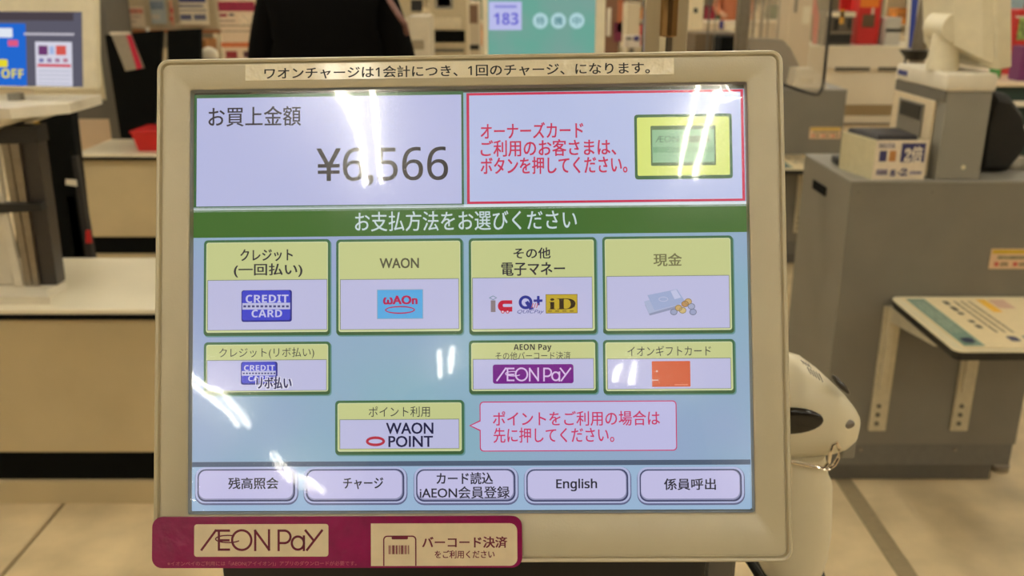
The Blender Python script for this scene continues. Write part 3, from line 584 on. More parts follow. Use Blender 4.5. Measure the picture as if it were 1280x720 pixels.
def person(x, y, h, label, coat, trousers, skinm, hair, wide=1.0, back=True):
    s = h/1.7; t = thing('person', (x, y, 0), label, 'person')
    f = 1 if back else -1          # facing direction along y
    def v(a, b, c): return (x+a*s*wide, y+b*s*f, c*s)
    B = [(v(0, 0, .95), (.15*s, .11*s)), (v(0, 0, 1.15), (.14*s, .10*s)), (v(0, 0, 1.35), (.16*s, .10*s)), (v(0, .01, 1.46), (.06*s, .06*s)), (v(0, .02, 1.52), (.055*s, .055*s)), (v(0, .03, 1.60), (.085*s, .1*s)), (v(0, .03, 1.68), (.055*s, .06*s))]
    E = [(0, 1), (1, 2), (2, 3), (3, 4), (4, 5), (5, 6)]
    for sg in (-1, 1):
        n = len(B); B += [(v(sg*.1, 0, .86), .085*s), (v(sg*.1, .02, .48), .055*s), (v(sg*.1, 0, .09), .04*s), (v(sg*.11, .13, .04), .035*s)]; E += [(0, n), (n, n+1), (n+1, n+2), (n+2, n+3)]
        n = len(B); B += [(v(sg*.19, 0, 1.39), .055*s), (v(sg*.25, .02, 1.12), .043*s), (v(sg*.2, .25, 1.03), .032*s), (v(sg*.19, .32, 1.02), (.035*s, .02*s))]; E += [(2, n), (n, n+1), (n+1, n+2), (n+2, n+3)]
        for q in range(4): m = len(B); B += [(v(sg*(.165+.018*q), .37, 1.01), .009*s), (v(sg*(.165+.018*q), .40+.01*(q in (1, 2)), .99), .008*s)]; E += [(n+3, m), (m, m+1)]
        m = len(B); B += [(v(sg*.15, .33, 1.03), .010*s), (v(sg*.14, .36, 1.025), .009*s)]; E += [(n+2, m), (m, m+1)]
    skin('body', B, E, skinm, t, 1)
    K = [(v(0, 0, .98), (.215*s, .15*s)), (v(0, 0, .8), (.21*s, .15*s)), (v(0, 0, 1.18), (.205*s, .15*s)), (v(0, 0, 1.34), (.21*s, .14*s)), (v(0, .01, 1.46), (.10*s, .09*s))]; KE = [(0, 1), (0, 2), (2, 3), (3, 4)]
    for sg in (-1, 1): n = len(K); K += [(v(sg*.18, 0, 1.385), .085*s), (v(sg*.255, .01, 1.12), .075*s), (v(sg*.22, .2, 1.04), .055*s)]; KE += [(3, n), (n, n+1), (n+1, n+2)]
    skin('coat', K, KE, coat, t)
    Q = [(v(0, 0, .9), (.17*s, .13*s))]; QE = []
    for sg in (-1, 1): n = len(Q); Q += [(v(sg*.1, 0, .8), .11*s), (v(sg*.1, .02, .48), .08*s), (v(sg*.1, 0, .1), .062*s)]; QE += [(0, n), (n, n+1), (n+1, n+2)]
    skin('trousers', Q, QE, trousers, t)
    for sg in (-1, 1): c = Vector(v(sg*.105, .06, .035)); MB().sph(c, 1, (.05*s, .13*s, .035*s)).build('shoe', BLACK, t, smooth=True)
    c = Vector(v(0, .01, 1.635)); MB().sph(c, 1, (.092*s, .1*s, .098*s), 20).build('hair', hair, t, smooth=True)
    for sg in (-1, 1): c = Vector(v(sg*.09, .04, 1.59)); MB().sph(c, 1, (.012*s, .02*s, .03*s), 10).build('ear', skinm, t, smooth=True)
    MB().sph(Vector(v(0, .135, 1.585)), 1, (.014*s, .02*s, .022*s), 10).build('nose', skinm, t, smooth=True)
    return t
SKIN = paint((196, 150, 118), .5); HAIR = paint((28, 22, 18), .5)
cp = atY(412, 40, 3.05); COAT = paint((7, 6, 6), 1.0, grain=.1); COAT.node_tree.nodes['Principled BSDF'].inputs['Specular IOR Level'].default_value = .1
pr = person(cp.x, 3.05, 1.72, 'person seen from behind in a plain black coat beyond the monitor', COAT, BLACKM, SKIN, HAIR, .83)
MB().tube([atY(482, -8, 2.97), atY(489, 4, 2.95), atY(497, 17, 2.93), atY(506, 30, 2.93), atY(509, 42, 2.96)], .009, 6).build('bag_strap', paint((120, 84, 76), .6), pr, smooth=True)

# ---------------------------------------------------------------- queue monitor "183"
QP = Plane(atY(606, 80, 2.75), (1, 0.0, 0), (0, .08, .99))
a, b = QP.uv(603.5, 95), QP.uv(755, 95); out = (a.x, a.y, b.x, a.y+.285); a, b = QP.uv(610, 88), QP.uv(745, -2); opn = (a.x, a.y, b.x, b.y)
qm = small_monitor('queue_monitor', 'beige monitor with teal standby screen showing number 183', QP, out, opn, .06)
QQ = QP.shifted(-.005); qs = flat('display', QQ, rrect(*opn), 0, em((106, 164, 148), 1, (120, 160, 150)), qm)
U2(QQ, qs, 'number_panel', 611, 2, 652, 37.5, (186, 188, 232), k2); letter(QQ, bold('183'), (617, 16, 648, 31), 2*k2, em((96, 92, 200)), qs)
U2(QQ, qs, 'number_caption', 618, 6.5, 646, 10, (140, 140, 210), 2*k2)
for x, ch in ((675.5, '待'), (698, '機'), (721, '中')): ellring(QQ, x, 26, 9.6, 10, 9.4, k2, em((172, 208, 212)), qs, 'caption_disc'); letter(QQ, ch, (x-5, 21, x+5, 31), 2*k2, em((96, 140, 146)), qs, .05)
c = QP.pt((out[0]+out[2])/2, out[1], -.04)
MB().cyl((c.x, c.y+.02, .03), (c.x, c.y+.02, c.z+.08), .022).build('stand_pole', STEEL, qm, smooth=True); MB().cyl((c.x, c.y+.02, 0), (c.x, c.y+.02, .03), .16).build('stand_base', STEEL, qm, smooth=True)

# ---------------------------------------------------------------- right-hand till cabinet
CY, CX, CX1 = 2.44, .915, 1.49; CT = .916
def till_cabinet(label):
    t = thing('till_cabinet', (CX+.29, CY+.3, 0), label, 'cabinet')
    MB().box((CX, CY, .125), (CX1, CY+.42, CT-.006), .002).build('body', GREY, t)
    MB().box((CX-.002, CY-.002, CT-.006), (CX1+.002, CY+.422, CT), .002).build('worktop', GREYM, t)
    MB().box((CX+.01, CY+.003, .055), (CX1-.005, CY+.41, .1245), .002).build('lower_panel', paint((108, 104, 96), .5), t)
    MB().box((CX+.03, CY+.012, .0), (CX1-.05, CY+.38, .055), .006).build('foot', paint((92, 88, 80), .5), t)
    for xx in (CX+.12, CX+.4): MB().cyl((xx, CY+.003, .107), (xx, CY-.001, .107), .005, n=12).build('rivet', STEEL, t)
    for xx in (CX+.02, CX+.22): MB().cyl((xx, CY, CT-.03), (xx, CY-.0015, CT-.03), .003, n=10).build('screw', GREYD, t)
    MB().cyl((CX1+.01, CY+.08, 0), (CX1+.01, CY+.08, .018), .03, n=20).build('levelling_foot', STEEL, t, smooth=True)
    hz = CT-.07; MB().box((CX-.004, CY+.19, hz-.016), (CX+.001, CY+.31, hz+.012), .003).build('grip_slot', BLACKM, t)
    pl = Plane((CX, CY, 0), (1, 0, 0), (0, 0, 1))
    a = atY(1235, 336, CY); s = flat('warning_sticker', pl, rrect(a.x-CX, a.z, a.x-CX+.16, a.z+.058), .0015, paint((220, 186, 150), .5), t, .001)
    flat('sticker_heading', pl, rrect(a.x-CX+.004, a.z+.044, a.x-CX+.156, a.z+.055), .0018, paint((206, 170, 40), .5), s)
    flat('sticker_text', pl, rrect(a.x-CX+.02, a.z+.028, a.x-CX+.15, a.z+.038), .0018, paint((150, 140, 110), .6, grain=.3, scale=200), s)
    for xx in (.014, .066, .115): flat('sticker_mark', pl, rrect(a.x-CX+xx, a.z+.008, a.x-CX+xx+.012, a.z+.02), .0018, paint((200, 90, 80), .6), s); flat('sticker_text', pl, rrect(a.x-CX+xx+.016, a.z+.008, a.x-CX+xx+.038, a.z+.02), .0018, paint((170, 146, 116), .6, grain=.3, scale=200), s)
    return t
cab = till_cabinet('large grey metal till cabinet at the right edge')
def basket_shelf(label):
    t = thing('basket_shelf', (1.3, CY-.2, .57), label, 'shelf')
    z = .589; pl = Plane((1.058, 2.035, z), (1, 0, 0), (0, 1, 0))
    def q(i, r): return [(u, v) for u, v in rrect(i, i, .52-i, .40-i, r, 6)]
    MB().loft([[pl.pt(u, v, -.026) for u, v in q(.003, .02)], [pl.pt(u, v, -.004) for u, v in q(0, .022)]]).build('edge_band', BLACK, t, smooth=True)
    MB().loft([[pl.pt(u, v, -.004) for u, v in q(-.001, .022)], [pl.pt(u, v, 0) for u, v in q(.0, .022)], [pl.pt(u, v, 0) for u, v in q(.012, .014)], [pl.pt(u, v, -.0015) for u, v in q(.015, .012)]]).build('tabletop', paint((226, 214, 180), .3, grain=.02), t, smooth=True)
    sh = flat('printed_sheet', pl, rrect(.028, .02, .495, .385), .0005, paint((226, 208, 168), .35, grain=.02), t, .0015)
    flat('green_heading', pl, rrect(.034, .03, .085, .38), .0009, paint((112, 138, 124), .45, grain=.1, scale=60), sh)
    for i in range(3): flat('heading_text', pl, rrect(.045+i*.012, .12, .049+i*.012, .36), .0012, paint((170, 180, 160), .5, grain=.3, scale=150), sh)
    flat('heading_mark', pl, rrect(.045, .05, .075, .085, .01), .0013, paint((36, 42, 70), .5), sh)
    for i, (v0, v1) in enumerate(((.33, .36), (.28, .315), (.25, .27), (.19, .21), (.15, .175))): flat('handwriting', pl, rrect(.125, v0, .14, v1, .004), .0009, paint((66, 56, 46), .5), sh)
    for i in range(3): flat('text_line', pl, rrect(.155+i*.02, .12, .163+i*.02, .36), .0009, paint((160, 144, 116), .5, grain=.4, scale=120), sh)
    flat('yellow_block', pl, rrect(.225, .27, .25, .375), .0009, paint((226, 176, 60), .5), sh); flat('pink_block', pl, rrect(.255, .3, .30, .37), .0009, paint((206, 170, 150), .5), sh)
    flat('blue_icon', pl, rrect(.165, .06, .19, .095, .008), .0009, paint((54, 56, 86), .5), sh); flat('grey_icon', pl, rrect(.205, .05, .26, .1, .01), .0009, paint((150, 150, 130), .5), sh)
    for x0 in (1.045, 1.285):
        b = MB().box((x0, CY-.012, .175), (x0+.05, CY-.0005, .562), .002); b.box((x0+.01, CY-.022, .3), (x0+.036, CY-.011, .562), .004).build('bracket', paint((196, 186, 160), .35, .3), t)
        MB().prism([(x0+.014, CY-.02, .5625), (x0+.014, CY-.3, .5625), (x0+.014, CY-.3, .558), (x0+.014, CY-.02, .52)], (.012, 0, 0)).build('bracket_arm', paint((196, 186, 160), .35, .3), t)
        for zz in (.20, .228, .256): MB().cyl((x0+.02, CY-.0125, zz), (x0+.02, CY-.0145, zz), .007, n=14).build('screw', GREYD, t)
    return t
shf = basket_shelf('white topped shelf with printed sheet fixed to the large grey cabinet')
D2 = (0.195, 2.26, 0)
cab2 = copy_tree(cab, D2); cab2['label'] = 'second grey till cabinet farther back behind the clear partition'
shf2 = copy_tree(shf, D2); shf2['label'] = 'second white topped shelf half hidden behind the large grey cabinet'

# offer sign box on the cabinet
SB = thing('offer_sign_box', (1.03, 2.53, CT), 'white card sign with purple 2 panel on the grey cabinet', 'sign')
a, b = atY(1090.5, 224, 2.452), atY(1155, 224, 2.452); zt = atY(1120, 176, 2.452).z
MB().loft([[Vector(p) for p in ((a.x, 2.456, zz), (b.x, 2.456, zz), (b.x-.01, 2.62, zz), (a.x-.035, 2.62, zz))] for zz in (CT+.0005, zt-.002)]).build('stand_box', paint((196, 186, 150), .5), SB)
pl = Plane((a.x, 2.455, CT+.001), (1, 0, 0), (0, 0, 1)); w_, h_ = b.x-a.x, zt-CT
s = flat('sign_face', pl, rrect(0, 0, w_, h_), .002, paint((226, 212, 190), .45), SB, .002)
PUR = paint((52, 50, 104), .5)
flat('purple_panel', pl, rrect(w_*.49, h_*.45, w_*.95, h_*.93), .0025, PUR, s); letter(pl, serif('2')+'倍', (1132, 183, 1151, 203), .003, paint((226, 216, 200), .5), s, .05)
flat('blue_card', pl, rrect(w_*.08, h_*.47, w_*.22, h_*.74), .0025, PUR, s); flat('orange_card', pl, rrect(w_*.27, h_*.47, w_*.40, h_*.74), .0025, paint((190, 130, 70), .5), s)
flat('fine_print', pl, rrect(w_*.05, h_*.80, w_*.36, h_*.93), .0025, paint((180, 170, 170), .6, grain=.4, scale=200), s); flat('fine_print', pl, rrect(w_*.06, h_*.12, w_*.28, h_*.27), .0025, paint((150, 140, 160), .6, grain=.4, scale=200), s)
letter(pl, serif('8'), (1113, 212, 1118, 220), .003, PUR, s, .1); letter(pl, '×', (1121, 214, 1125, 218), .003, PUR, s); letter(pl, serif('2'), (1126, 210.5, 1132.5, 219.5), .003, PUR, s, .1)
flat('fine_print', pl, rrect(w_*.70, h_*.14, w_*.94, h_*.22), .0025, paint((150, 140, 160), .6, grain=.4, scale=200), s)
cp_ = MB().loft([[Vector((x, y, zt-.0015)) for x, y in ((a.x+.008, 2.475), (b.x-.02, 2.475), (b.x-.02, 2.625), (a.x-.02, 2.625))], [Vector((x, y, zt+.010)) for x, y in ((a.x+.012, 2.48), (b.x-.024, 2.48), (b.x-.024, 2.62), (a.x-.016, 2.62))]]).build('coin_tray', paint((44, 40, 44), .6)); tag(cp_, 'dark rubber coin tray lying on top of the offer sign box', 'tray')
c = atZ(1051, 205, CT+.0); bx = MB().box((c.x-.02, c.y-.035, CT+.0005), (c.x+.013, c.y+.035, CT+.022), .006).build('card_reader', BLACK, smooth=True); tag(bx, 'small black reader block beside the offer sign box', 'reader')

# payment machine on the cabinet
pmn = thing('payment_machine', (1.21, 2.62, CT), 'white capped grey payment machine standing on the large grey cabinet', 'machine')
X0, X1, Y0, Y1 = 1.143, 1.262, 2.452, 2.78; zc = 1.152
MB().box((X0, Y0, CT+.0005), (X1, Y1, zc), .003).build('body', GREYM, pmn)
MB().box((X0-.008, Y0-.004, zc), (X1+.006, Y1+.004, zc+.046), .007, seg=3).build('cap', WHITE, pmn, smooth=True)
MB().box((X0-.006, Y0+.002, zc-.03), (X0, Y1, zc), .001).build('dark_band', GREYD, pmn)
MB().box((X0-.009, Y0+.05, CT+.001), (X0, Y1-.002, zc-.031), .003).build('front_panel', paint((214, 196, 164), .45), pmn)
fp = MB().box((X0-.014, 2.555, CT+.055), (X0-.0092, 2.72, CT+.19), .002).build('slot_plate', paint((120, 114, 104), .4), pmn)
MB().box((X0-.017, 2.565, CT+.145), (X0-.0142, 2.70, CT+.185), .002).build('coin_slot', BLACK, pmn)
MB().box((X0-.0095, 2.70, zc+.016), (X0-.0082, 2.765, zc+.03)).build('blue_badge', paint((50, 60, 130), .4), pmn)
c = atY(1204, 209, Y0); MB().cyl((c.x, Y0, c.z), (c.x, Y0-.002, c.z), .006, n=12).build('screw', CREAM, pmn)
# monitor seen from behind on the machine
mn = thing('till_monitor', (1.2, 2.6, zc+.047), 'beige till monitor seen from behind on the payment machine', 'monitor')
c = Vector((1.168, 2.56, zc+.047))
MB().cyl(c-Vector((0, 0, .0005)), c+Vector((0, 0, .095)), .042, .036).build('neck', BEIGE2, mn, smooth=True)
MB().cyl(c+Vector((.0, -.05, .11)), c+Vector((.0, .07, .11)), .038).build('hinge', BEIGE2, mn, smooth=True)
tilt = Matrix.Translation((1.226, 2.60, 1.362)) @ Matrix.Rotation(math.radians(2), 4, 'Z') @ Matrix.Rotation(math.radians(-10), 4, 'Y')
MB(tilt).box((-.008, -.17, -.155), (.032, .17, .155), .006, seg=3).build('bezel', BEIGE2, mn, smooth=True)
MB(tilt).loft([[Vector((x, sy*y, sz*z)) for sy, sz in ((-1, -1), (1, -1), (1, 1), (-1, 1))] for x, y, z in ((-.0085, .155, .14), (-.03, .145, .125), (-.075, .09, .085))]).build('housing', BEIGE2, mn)
MB(tilt).box((-.05, -.13, .075), (-.02, .12, .095), .004).build('vent_ridge', BEIGE2, mn)
MB(tilt).box((.0322, -.155, -.14), (.033, .155, .14)).build('display', BLACK, mn)
# black hood behind the machine
bk = [(1226, 112), (1246, 116), (1262, 138), (1270, 172), (1262, 190), (1243, 215), (1236, 224), (1205, 224), (1214, 150)]
pts = [atY(x, y, 2.60) for x, y in bk]; cc = sum(pts, Vector())/len(pts)
for p_ in pts: p_.z = max(p_.z, CT+.001)
lo = [[cc+(p_-cc)*s + Vector((0, d, 0)) for p_ in pts] for s, d in ((.8, -.05), (.97, -.03), (1, 0), (1, .06), (.9, .09))]
for l_ in lo:
    for p_ in l_: p_.z = max(p_.z, CT+.001)
hd = MB().loft(lo).build('black_pouch', paint((30, 27, 22), .8, grain=.15, scale=15), smooth=True); tag(hd, 'bulging black pouch standing right of the payment machine', 'pouch')
hd.location.x += .018
pb = MB().loft([[Vector((1.41+ .075*u, 2.60+.10*v, z)) for u, v in rrect(0, 0, 1, 1, .2, 3)] for z in (CT+.001, CT+.018)] + [[Vector((1.41+ .07*u, 2.61+.08*v, CT+.032)) for u, v in rrect(0, 0, 1, 1, .25, 3)]]).build('plastic_bag', paint((150, 142, 124), .25, grain=.3, scale=25, bump=.9, bscale=30), smooth=True)
tag(pb, 'crumpled clear grey plastic bag on the cabinet right of the pouch', 'bag')
# tilted steel pole with black bowl behind
sp = thing('steel_pole', (1.36, 3.2, 0), 'steel sign pole with black bowl behind the payment machine', 'pole')
a, b = atY(1145, 80, 3.2), atY(1165, -30, 3.2); dz = (b-a).normalized(); a0 = Vector((a.x-.0, 3.2, 0.02))
MB().tube([a0, Vector((a.x, 3.2, a.z-.15)), a, b, b+dz*.2], .024, 14).build('tube', STEEL, sp, smooth=True)
c = atY(1145, 67, 3.2); MB().cyl(c-Vector((0, 0, .02)), c+Vector((0, 0, .012)), .03, .055).build('bowl', BLACK, sp, smooth=True)
MB().cyl(a0-Vector((0, 0, .02)), a0, .12).build('base_disc', STEEL, sp, smooth=True)
bcard = slab('blue_card', ((1135, 60), (1141, 60), (1149, -8), (1140, -8)), 3.4, .006, paint((44, 64, 150), .5), 'narrow blue and white card hanging beside the steel pole', 'card')
slab('card_margin', ((1131, 70), (1135, 70), (1140, -8), (1136, -8)), 3.4, .006, WHITE, parent=bcard); slab('card_hem', ((1135, 70), (1141, 70), (1141.5, 60.5), (1135, 60.5)), 3.4, .006, WHITE, parent=bcard)
slab('card_pole', ((1131, 78), (1133, 78), (1137, -8), (1135, -8)), 3.41, .006, BLACK, parent=bcard)
x_ = atY(1132, 78, 3.41).x; MB().box((x_-.004, 3.41, 0), (x_+.006, 3.42, atY(1132, 78, 3.41).z)).build('card_post', BLACK, bcard)

# machines on the second cabinet, seen through the partition
m2 = thing('back_till_machine', (1.55, 4.95, CT), 'dark grey till machine on the farther cabinet behind the partition', 'machine')
slab('sloping_body', ((930, 108), (985, 106), (1000, 84), (988, 60), (978, 50), (930, 48)), 4.9, .12, paint((104, 96, 88), .5), parent=m2)
slab('foot', ((935, 112.8), (988, 112.8), (988, 108), (935, 108)), 4.9, .12, GREYD, parent=m2)
m3 = thing('change_dispenser', (1.7, 4.85, CT), 'white coin dispenser with painted highlight on the farther cabinet', 'machine')
slab('casing', ((990, 114.4), (1034, 114.4), (1028, 100), (1017, 86), (996, 86)), 4.75, .12, WHITE, parent=m3); slab('slot', ((999, 104), (1016, 104), (1016, 98), (999, 98)), 4.745, .004, paint((240, 235, 220), .15, .6), parent=m3)  # the pale shiny piece paints in the highlight on the casing

for t_ in (m2, m3):
    for ch in t_.children:
        for v in ch.data.vertices: v.co.z = max(v.co.z, CT+.001)
# clear partition with dark edge
pt = [(1041, -40), (1038, 20), (1034, 60), (1030, 100), (1027.5, 112), (1023, 118.5), (1016, 118), (1000, 113), (980, 106), (930, 92)]
GY = 2.6; w3 = [atY(x, y, GY) for x, y in pt]
pa = thing('clear_partition', (w3[-1].x, GY, 1.1), 'clear acrylic partition with a dark rounded edge right of monitor', 'partition')
m = bpy.data.materials.new('clear_acrylic'); m.use_nodes = True; nt = m.node_tree; nt.nodes.clear(); o_ = nt.nodes.new('ShaderNodeOutputMaterial'); mx = nt.nodes.new('ShaderNodeMixShader')
t1_ = nt.nodes.new('ShaderNodeBsdfTransparent'); g_ = nt.nodes.new('ShaderNodeBsdfPrincipled'); t1_.inputs[0].default_value = (.93, .91, .88, 1); g_.inputs['Roughness'].default_value = .12; g_.inputs['Base Color'].default_value = (.75, .68, .56, 1); mx.inputs[0].default_value = .2
nt.links.new(t1_.outputs[0], mx.inputs[1]); nt.links.new(g_.outputs[0], mx.inputs[2]); nt.links.new(mx.outputs[0], o_.inputs[0])
fullp = w3 + [Vector((w3[-1].x, GY, 1.75)), Vector((w3[0].x+.01, GY, 1.75))]
MB().prism(fullp, (0, .004, 0)).build('acrylic_sheet', m, pa)
MB().tube([p_+Vector((0, .002, 0)) for p_ in w3] , .0045, 8).build('edge_trim', BLACK, pa, smooth=True)
MB().box((w3[-1].x-.03, GY-.02, 0), (w3[-1].x+.0, GY+.02, 1.78), .003).build('post', STEEL, pa)

# ---------------------------------------------------------------- white counter far right with goods
wc = thing('white_counter', (3.9, 10.2, 0), 'long white service counter far behind the till cabinets', 'counter')
WY = atZ(1070, 156, 0).y; x0, x1 = atY(990, 60, WY).x, atY(1300, 60, WY).x; zt = atY(1070, 58, WY).z; zA, zB, zC, zD = atY(1070, 86, WY).z, atY(1070, 131, WY).z, atY(1070, 145, WY).z, atY(1070, 154, WY).z
WC = paint((234, 224, 204), .5, scale=2)
MB().box((x0, WY-.04, zt-.02), (x1, WY+.9, zt), .004).build('countertop', TOPW, wc); MB().box((x0, WY-.03, zA), (x1, WY+.88, zt-.02)).build('upper_front', WC, wc)
MB().box((x0, WY+.01, zB), (x1, WY+.88, zA-.001)).build('lower_front', WC, wc); MB().box((x0, WY+.03, zC), (x1, WY+.88, zB-.001)).build('brown_band', paint((160, 138, 100), .6), wc)
MB().box((x0, WY, zD), (x1, WY+.88, zC-.001)).build('skirting', WC, wc); MB().box((x0, WY+.04, 0), (x1, WY+.85, zD-.001)).build('kick_plate', BLACKM, wc)
for a_, b_ in ((1044, 1087), (1098, 1122)): pA, pB = atY(a_, 84, WY-.03), atY(b_, 89, WY-.03); MB().box((pA.x, WY-.034, pB.z), (pB.x, WY-.0301, pA.z)).build('pull_slot', GREYD, wc)
def boxy(name, px0, py0, px1, py1, Y, dep, mat, label, cat, detail=None, group=None, z0=None):
    a, b = atY(px0, py1, Y), atY(px1, py0, Y); z_ = a.z if z0 is None else z0
    t = thing(name, ((a.x+b.x)/2, Y+dep/2, z_), label, cat, group)
    MB().box((a.x, Y, z_), (b.x, Y+dep, b.z), min(.006, (b.x-a.x)*.1)).build('body', mat, t)
    for (n, q0, r0, q1, r1, mt) in detail or ():
        c, d = atY(q0, r1, Y), atY(q1, r0, Y); MB().box((c.x, Y-.004, c.z), (d.x, Y-.0004, d.z)).build(n, mt, t)
    return t
boxy('promotion_box', 1071, -30, 1107, 36, WY+.3, .3, RED, 'red and orange promotional box on the long white counter', 'box', [('orange_panel', 1075, -30, 1103, 9, paint((236, 130, 30), .5)), ('dark_goods', 1077, 18, 1094, 34, paint((92, 70, 44), .6)), ('white_patch', 1089, 10, 1093, 18, WHITE)], z0=zt)
boxy('white_appliance', 1107, 22, 1128, 40, WY+.2, .3, paint((200, 196, 186), .4), 'rounded white appliance beside the promotional box', 'appliance', [('dark_base', 1107, 36, 1128, 40, BLACK)], z0=zt)
boxy('label_printer', 1028, 14, 1068, 55, WY-.2+.3, .35, paint((96, 86, 72), .5), 'dark open printer with pale shelf on the long white counter', 'printer',
     [('pale_shelf', 1034, 15, 1070, 21, TOPW), ('black_drawer', 1041, 24, 1049, 38, BLACK), ('black_drawer', 1059, 23, 1064, 35, BLACK), ('lower_tray', 1034, 43, 1064, 54, BLACK), ('metal_bar', 1036, 40, 1066, 42, STEEL), ('yellow_tag', 1049, 12, 1056, 30, paint((222, 166, 60), .5))], z0=zt)
slab('hanging_ribbon', ((1016, 55), (1021, 55), (1024, 20), (1019, -8), (1011, -8), (1017, 20)), 9.2, .02, paint((222, 110, 100), .6), 'pink red ribbon hanging left of the dark printer', 'ribbon')
slab('red_sign', ((1050, 18), (1068, 18), (1068, -12), (1052, -12)), 10.4, .05, RED, 'small red sign standing behind the dark printer', 'sign')

# far right green shelving, table and red pack
TY = 4.3; gt = thing('green_table', (2.6, TY+.3, 0), 'white topped dark green display table at the right edge', 'table')
zt2 = atY(1275, 103, TY).z; x0 = atY(1240, 103, TY).x
MB().box((x0, TY, zt2-.02), (x0+1.2, TY+.7, zt2), .004).build('tabletop', paint((232, 210, 178), .4), gt)
MB().box((x0+.02, TY+.03, .05), (x0+1.18, TY+.68, zt2-.021)).build('body', GREEN, gt)
for yy in (130, 161): z = atY(1270, yy, TY).z; MB().box((x0, TY-.01, z-.012), (x0+1.2, TY+.029, z+.012), .003).build('rail', WHITE, gt)
MB().box((x0, TY+.01, 0), (x0+1.2, TY+.69, .049)).build('plinth', BLACK, gt)
boxy('red_pack', 1266, 12, 1302, 61, TY+.35, .18, RED, 'large red product pack on the green display table', 'pack', [('product_picture', 1270, 22, 1286, 50, paint((150, 170, 90), .6, grain=.7, scale=40)), ('white_frame', 1269, 20, 1288, 22, WHITE)], z0=zt2)
boxy('green_pack', 1258, 18, 1263, 38, TY+.22, .1, paint((60, 140, 60), .5), 'thin green pack squeezed beside the red pack', 'pack', z0=zt2)
boxy('purple_pack', 1275, 58, 1290, 88, TY+.06, .1, paint((110, 40, 96), .5), 'purple pack in front of the large red pack', 'pack', z0=zt2)
boxy('white_carton', 1262, -20, 1285, 10, TY+.56, .1, paint((150, 180, 190), .5), 'pale blue carton behind the large red pack', 'carton', z0=zt2)
boxy('white_sack', 1158, -10, 1166, 52, 5.0, .2, TOPW, 'pale sack with red tie between steel pole and till monitor', 'sack', [('red_tie', 1157, 30, 1168, 36, RED)], z0=0)

# ---------------------------------------------------------------- middle background: self-checkout machines, poles, goods
boxy('checkout_machine', 511, 20, 537, 64, 5.2, .3, paint((208, 196, 172), .5), 'white checkout machine with black screen just right of the dark coat', 'machine', [('screen', 514, 0, 528, 14, BLACK), ('grey_base', 516, 50, 530, 62, paint((150, 136, 112), .6))], z0=0)
t = boxy('checkout_machine', 538, -24, 583, 70, 5.6, .35, paint((200, 184, 150), .5), 'beige checkout machine with wide dark slot left of queue monitor', 'machine',
     [('screen_frame', 544, -12, 566, 11, GREYM), ('screen', 547, -10, 563, 8, paint((206, 196, 170), .4)), ('dark_slot', 537, 38, 581, 53, BLACKM), ('white_hood', 542, 22, 576, 36, paint((222, 208, 178), .4)), ('red_strip', 530, 28, 535, 50, RED), ('lower_bay', 540, 61, 580, 65, GREYD)], z0=0)
boxy('checkout_machine', 585, 2, 599, 70, 6.4, .35, paint((204, 190, 164), .5), 'narrow checkout machine with brown panel touching the queue monitor', 'machine', [('brown_panel', 586, 6, 597, 29, paint((120, 92, 70), .6)), ('black_foot', 578, 56, 599, 62, BLACK)], z0=0)
boxy('red_goods_rack', 756, -20, 776, 58, 8.0, .3, paint((120, 84, 60), .6), 'reddish brown goods rack left of the chrome pole', 'rack', [('magenta_pack', 767, 28, 778, 52, paint((110, 26, 56), .5)), ('orange_band', 771, 0, 779, 40, paint((170, 96, 60), .5)), ('white_pack', 758, 10, 764, 45, WHITE)], z0=0)
boxy('price_board', 780, 44, 801, 60, 6.6, .04, paint((216, 204, 190), .5), 'small white price board beside the chrome pole', 'sign', [('blue_block', 792, 45, 799, 51, paint((70, 64, 130), .5)), ('grey_block', 783, 46, 790, 50, GREYM)], z0=None)
_pb = atY(790, 60, 6.6); tag(MB().box((_pb.x-.015, 6.61, 0), (_pb.x+.015, 6.63, _pb.z-.0005)).build('price_board_post', STEEL), 'thin post under the small white price board', 'post')
boxy('white_checkout', 783, 4, 801, 44, 9.5, .4, paint((214, 200, 172), .5), 'cream machine behind the small white price board', 'machine', z0=0)
boxy('white_dispenser', 862, -10, 881, 35, 7.6, .3, paint((228, 210, 172), .45), 'cream dispenser with dark hole right of the chrome pole', 'dispenser', [('dark_hole', 867, 10, 872, 16, BLACK)], z0=0)
boxy('dark_counter', 868, 42, 928, 66, 7.0, .5, paint((100, 82, 58), .6), 'low brown counter right of the chrome pole', 'counter', z0=0)
boxy('dark_bin', 900, 46, 922, 66, 6.5, .3, BLACKM, 'black bin in front of the low brown counter', 'bin', z0=0)
boxy('white_trolley', 922, 34, 948, 50, 8.6, .5, paint((224, 208, 176), .5), 'cream trolley beside the distant shopper', 'trolley', [('black_front', 922, 52, 940, 62, BLACKM)], z0=0)
boxy('blue_sign', 899, 26, 905, 36, 8.2, .02, paint((62, 56, 120), .5), 'tiny blue sign left of the distant shopper', 'sign')
_pb = atY(902, 36, 8.2); tag(MB().box((_pb.x-.008, 8.2, 0), (_pb.x+.008, 8.215, _pb.z-.0005)).build('sign_post', STEEL), 'thin post under the tiny blue sign', 'post')
sh = person(atY(915, 30, 15).x, 15, 1.6, 'distant shopper in orange pink top and dark trousers right of chrome pole', paint((196, 120, 84), .8), paint((44, 38, 40), .8), SKIN, HAIR, 1.1, False)
prev = None
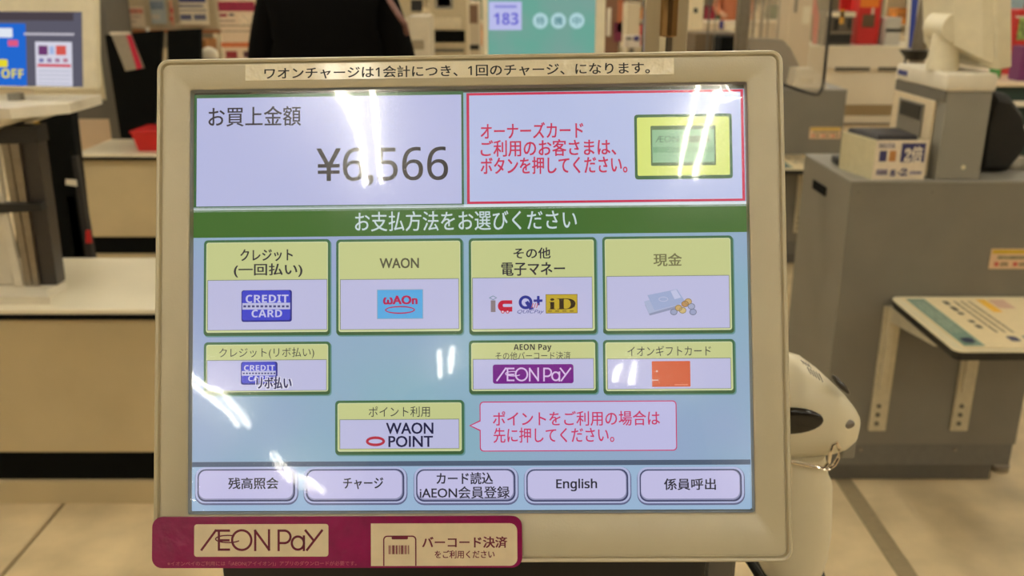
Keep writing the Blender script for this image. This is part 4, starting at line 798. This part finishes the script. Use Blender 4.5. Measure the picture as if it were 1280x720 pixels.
for px, wd, lab in ((885, 2.5, 'thin dark rail post beside the cream dispenser'), (893, 1.6, 'pale thin rail post left of the tiny blue sign'), (941, 3, 'dark rail post behind the cream trolley'), (951, 4, 'pale steel post left of the partition'), (959, 2.4, 'dark thin post next to pale steel post'), (972, 2, 'slim dark post behind the clear partition')):
    c = atY(px, 40, 5.6); tag(MB().cyl((c.x, 5.6, 0), (c.x, 5.6, 1.8), wd/2/FPX*5.6*.95, n=12).build('rail_post', STEEL if 'steel' in lab or 'pale' in lab else GREYD, smooth=True), lab, 'post')
boxy('checkout_desk', 876, 28, 990, 52, 11, .6, paint((206, 186, 156), .6), 'long pale desk far behind the rail posts', 'desk', z0=0)
boxy('white_hopper', 985, -10, 1018, 40, 8.6, .4, paint((214, 194, 166), .5), 'large pale machine seen through the clear partition', 'machine', [('dark_strip', 992, -4, 998, 16, GREYD), ('pale_panel', 1002, 8, 1014, 30, TOPW)], z0=0)
# gondolas with goods on the far side
ORD = 'first second third fourth fifth sixth seventh eighth ninth tenth eleventh twelfth thirteenth fourteenth fifteenth sixteenth seventeenth eighteenth nineteenth twentieth'.split()
def gondola(x0, x1, Y, label, seed, where, hide=(), hz=1.75):
    t = thing('goods_shelf', ((x0+x1)/2, Y+.3, 0), label, 'shelf')
    MB().box((x0, Y+.4, 0), (x1, Y+.45, hz)).build('back_panel', CREAM, t); MB().box((x0, Y, 0), (x1, Y+.45, .12)).build('plinth', BLACK, t)
    rnd = random.Random(seed)
    cols = (('red', (190, 40, 36)), ('cream', (226, 208, 176)), ('beige', (214, 196, 160)), ('brown', (120, 60, 40)), ('violet', (70, 60, 110)), ('dark', (60, 50, 44)), ('orange', (220, 140, 60)), ('pale', (200, 184, 160)), ('crimson', (150, 40, 60)), ('olive', (90, 110, 80)), ('white', (230, 214, 186)))
    for z in (.42, .85, 1.3): MB().box((x0, Y, z-.02), (x1, Y+.4, z)).build('shelf_board', WHITE, t)
    for z, nm in ((.42, 'lower'), (.85, 'upper')):
        x = x0+.02; i = 0
        while x < x1-.3:
            w = rnd.uniform(.2, .36); h = rnd.uniform(.2, .36); n, c = cols[rnd.randrange(len(cols))]
            px = 640+x/(Y*.95)*FPX
            if not any(a < px < b for a, b in hide) and i < 20:
                o = MB().box((x, Y+.03, z+.0005), (x+w-.015, Y+.35, z+h), .004).build('goods_carton', paint(c, .6, grain=.25, scale=12))
                tag(o, f'{n} carton, {ORD[i]} from left on the {nm} shelf {where}', 'carton', 'cartons on the ' + where); i += 1
            x += w
gondola(-2.2, .9, 16.0, 'long goods shelf far behind the queue monitor', 3, 'far behind queue monitor', ((300, 505), (600, 752)))
gondola(1.3, 4.6, 16.0, 'goods shelf far behind the distant shopper', 9, 'far behind distant shopper')
gondola(5.6, 7.6, 14.0, 'goods shelf farthest right behind the steel pole', 5, 'farthest right', ((1150, 1260),))

person(.0, -.42, 1.72, 'unseen photographer in dark clothes added to block lamp light', paint((40, 40, 46), .9), BLACKM, SKIN, HAIR, 1.0)  # unseen photographer behind the camera, added to shade the bezel and block lamp reflections
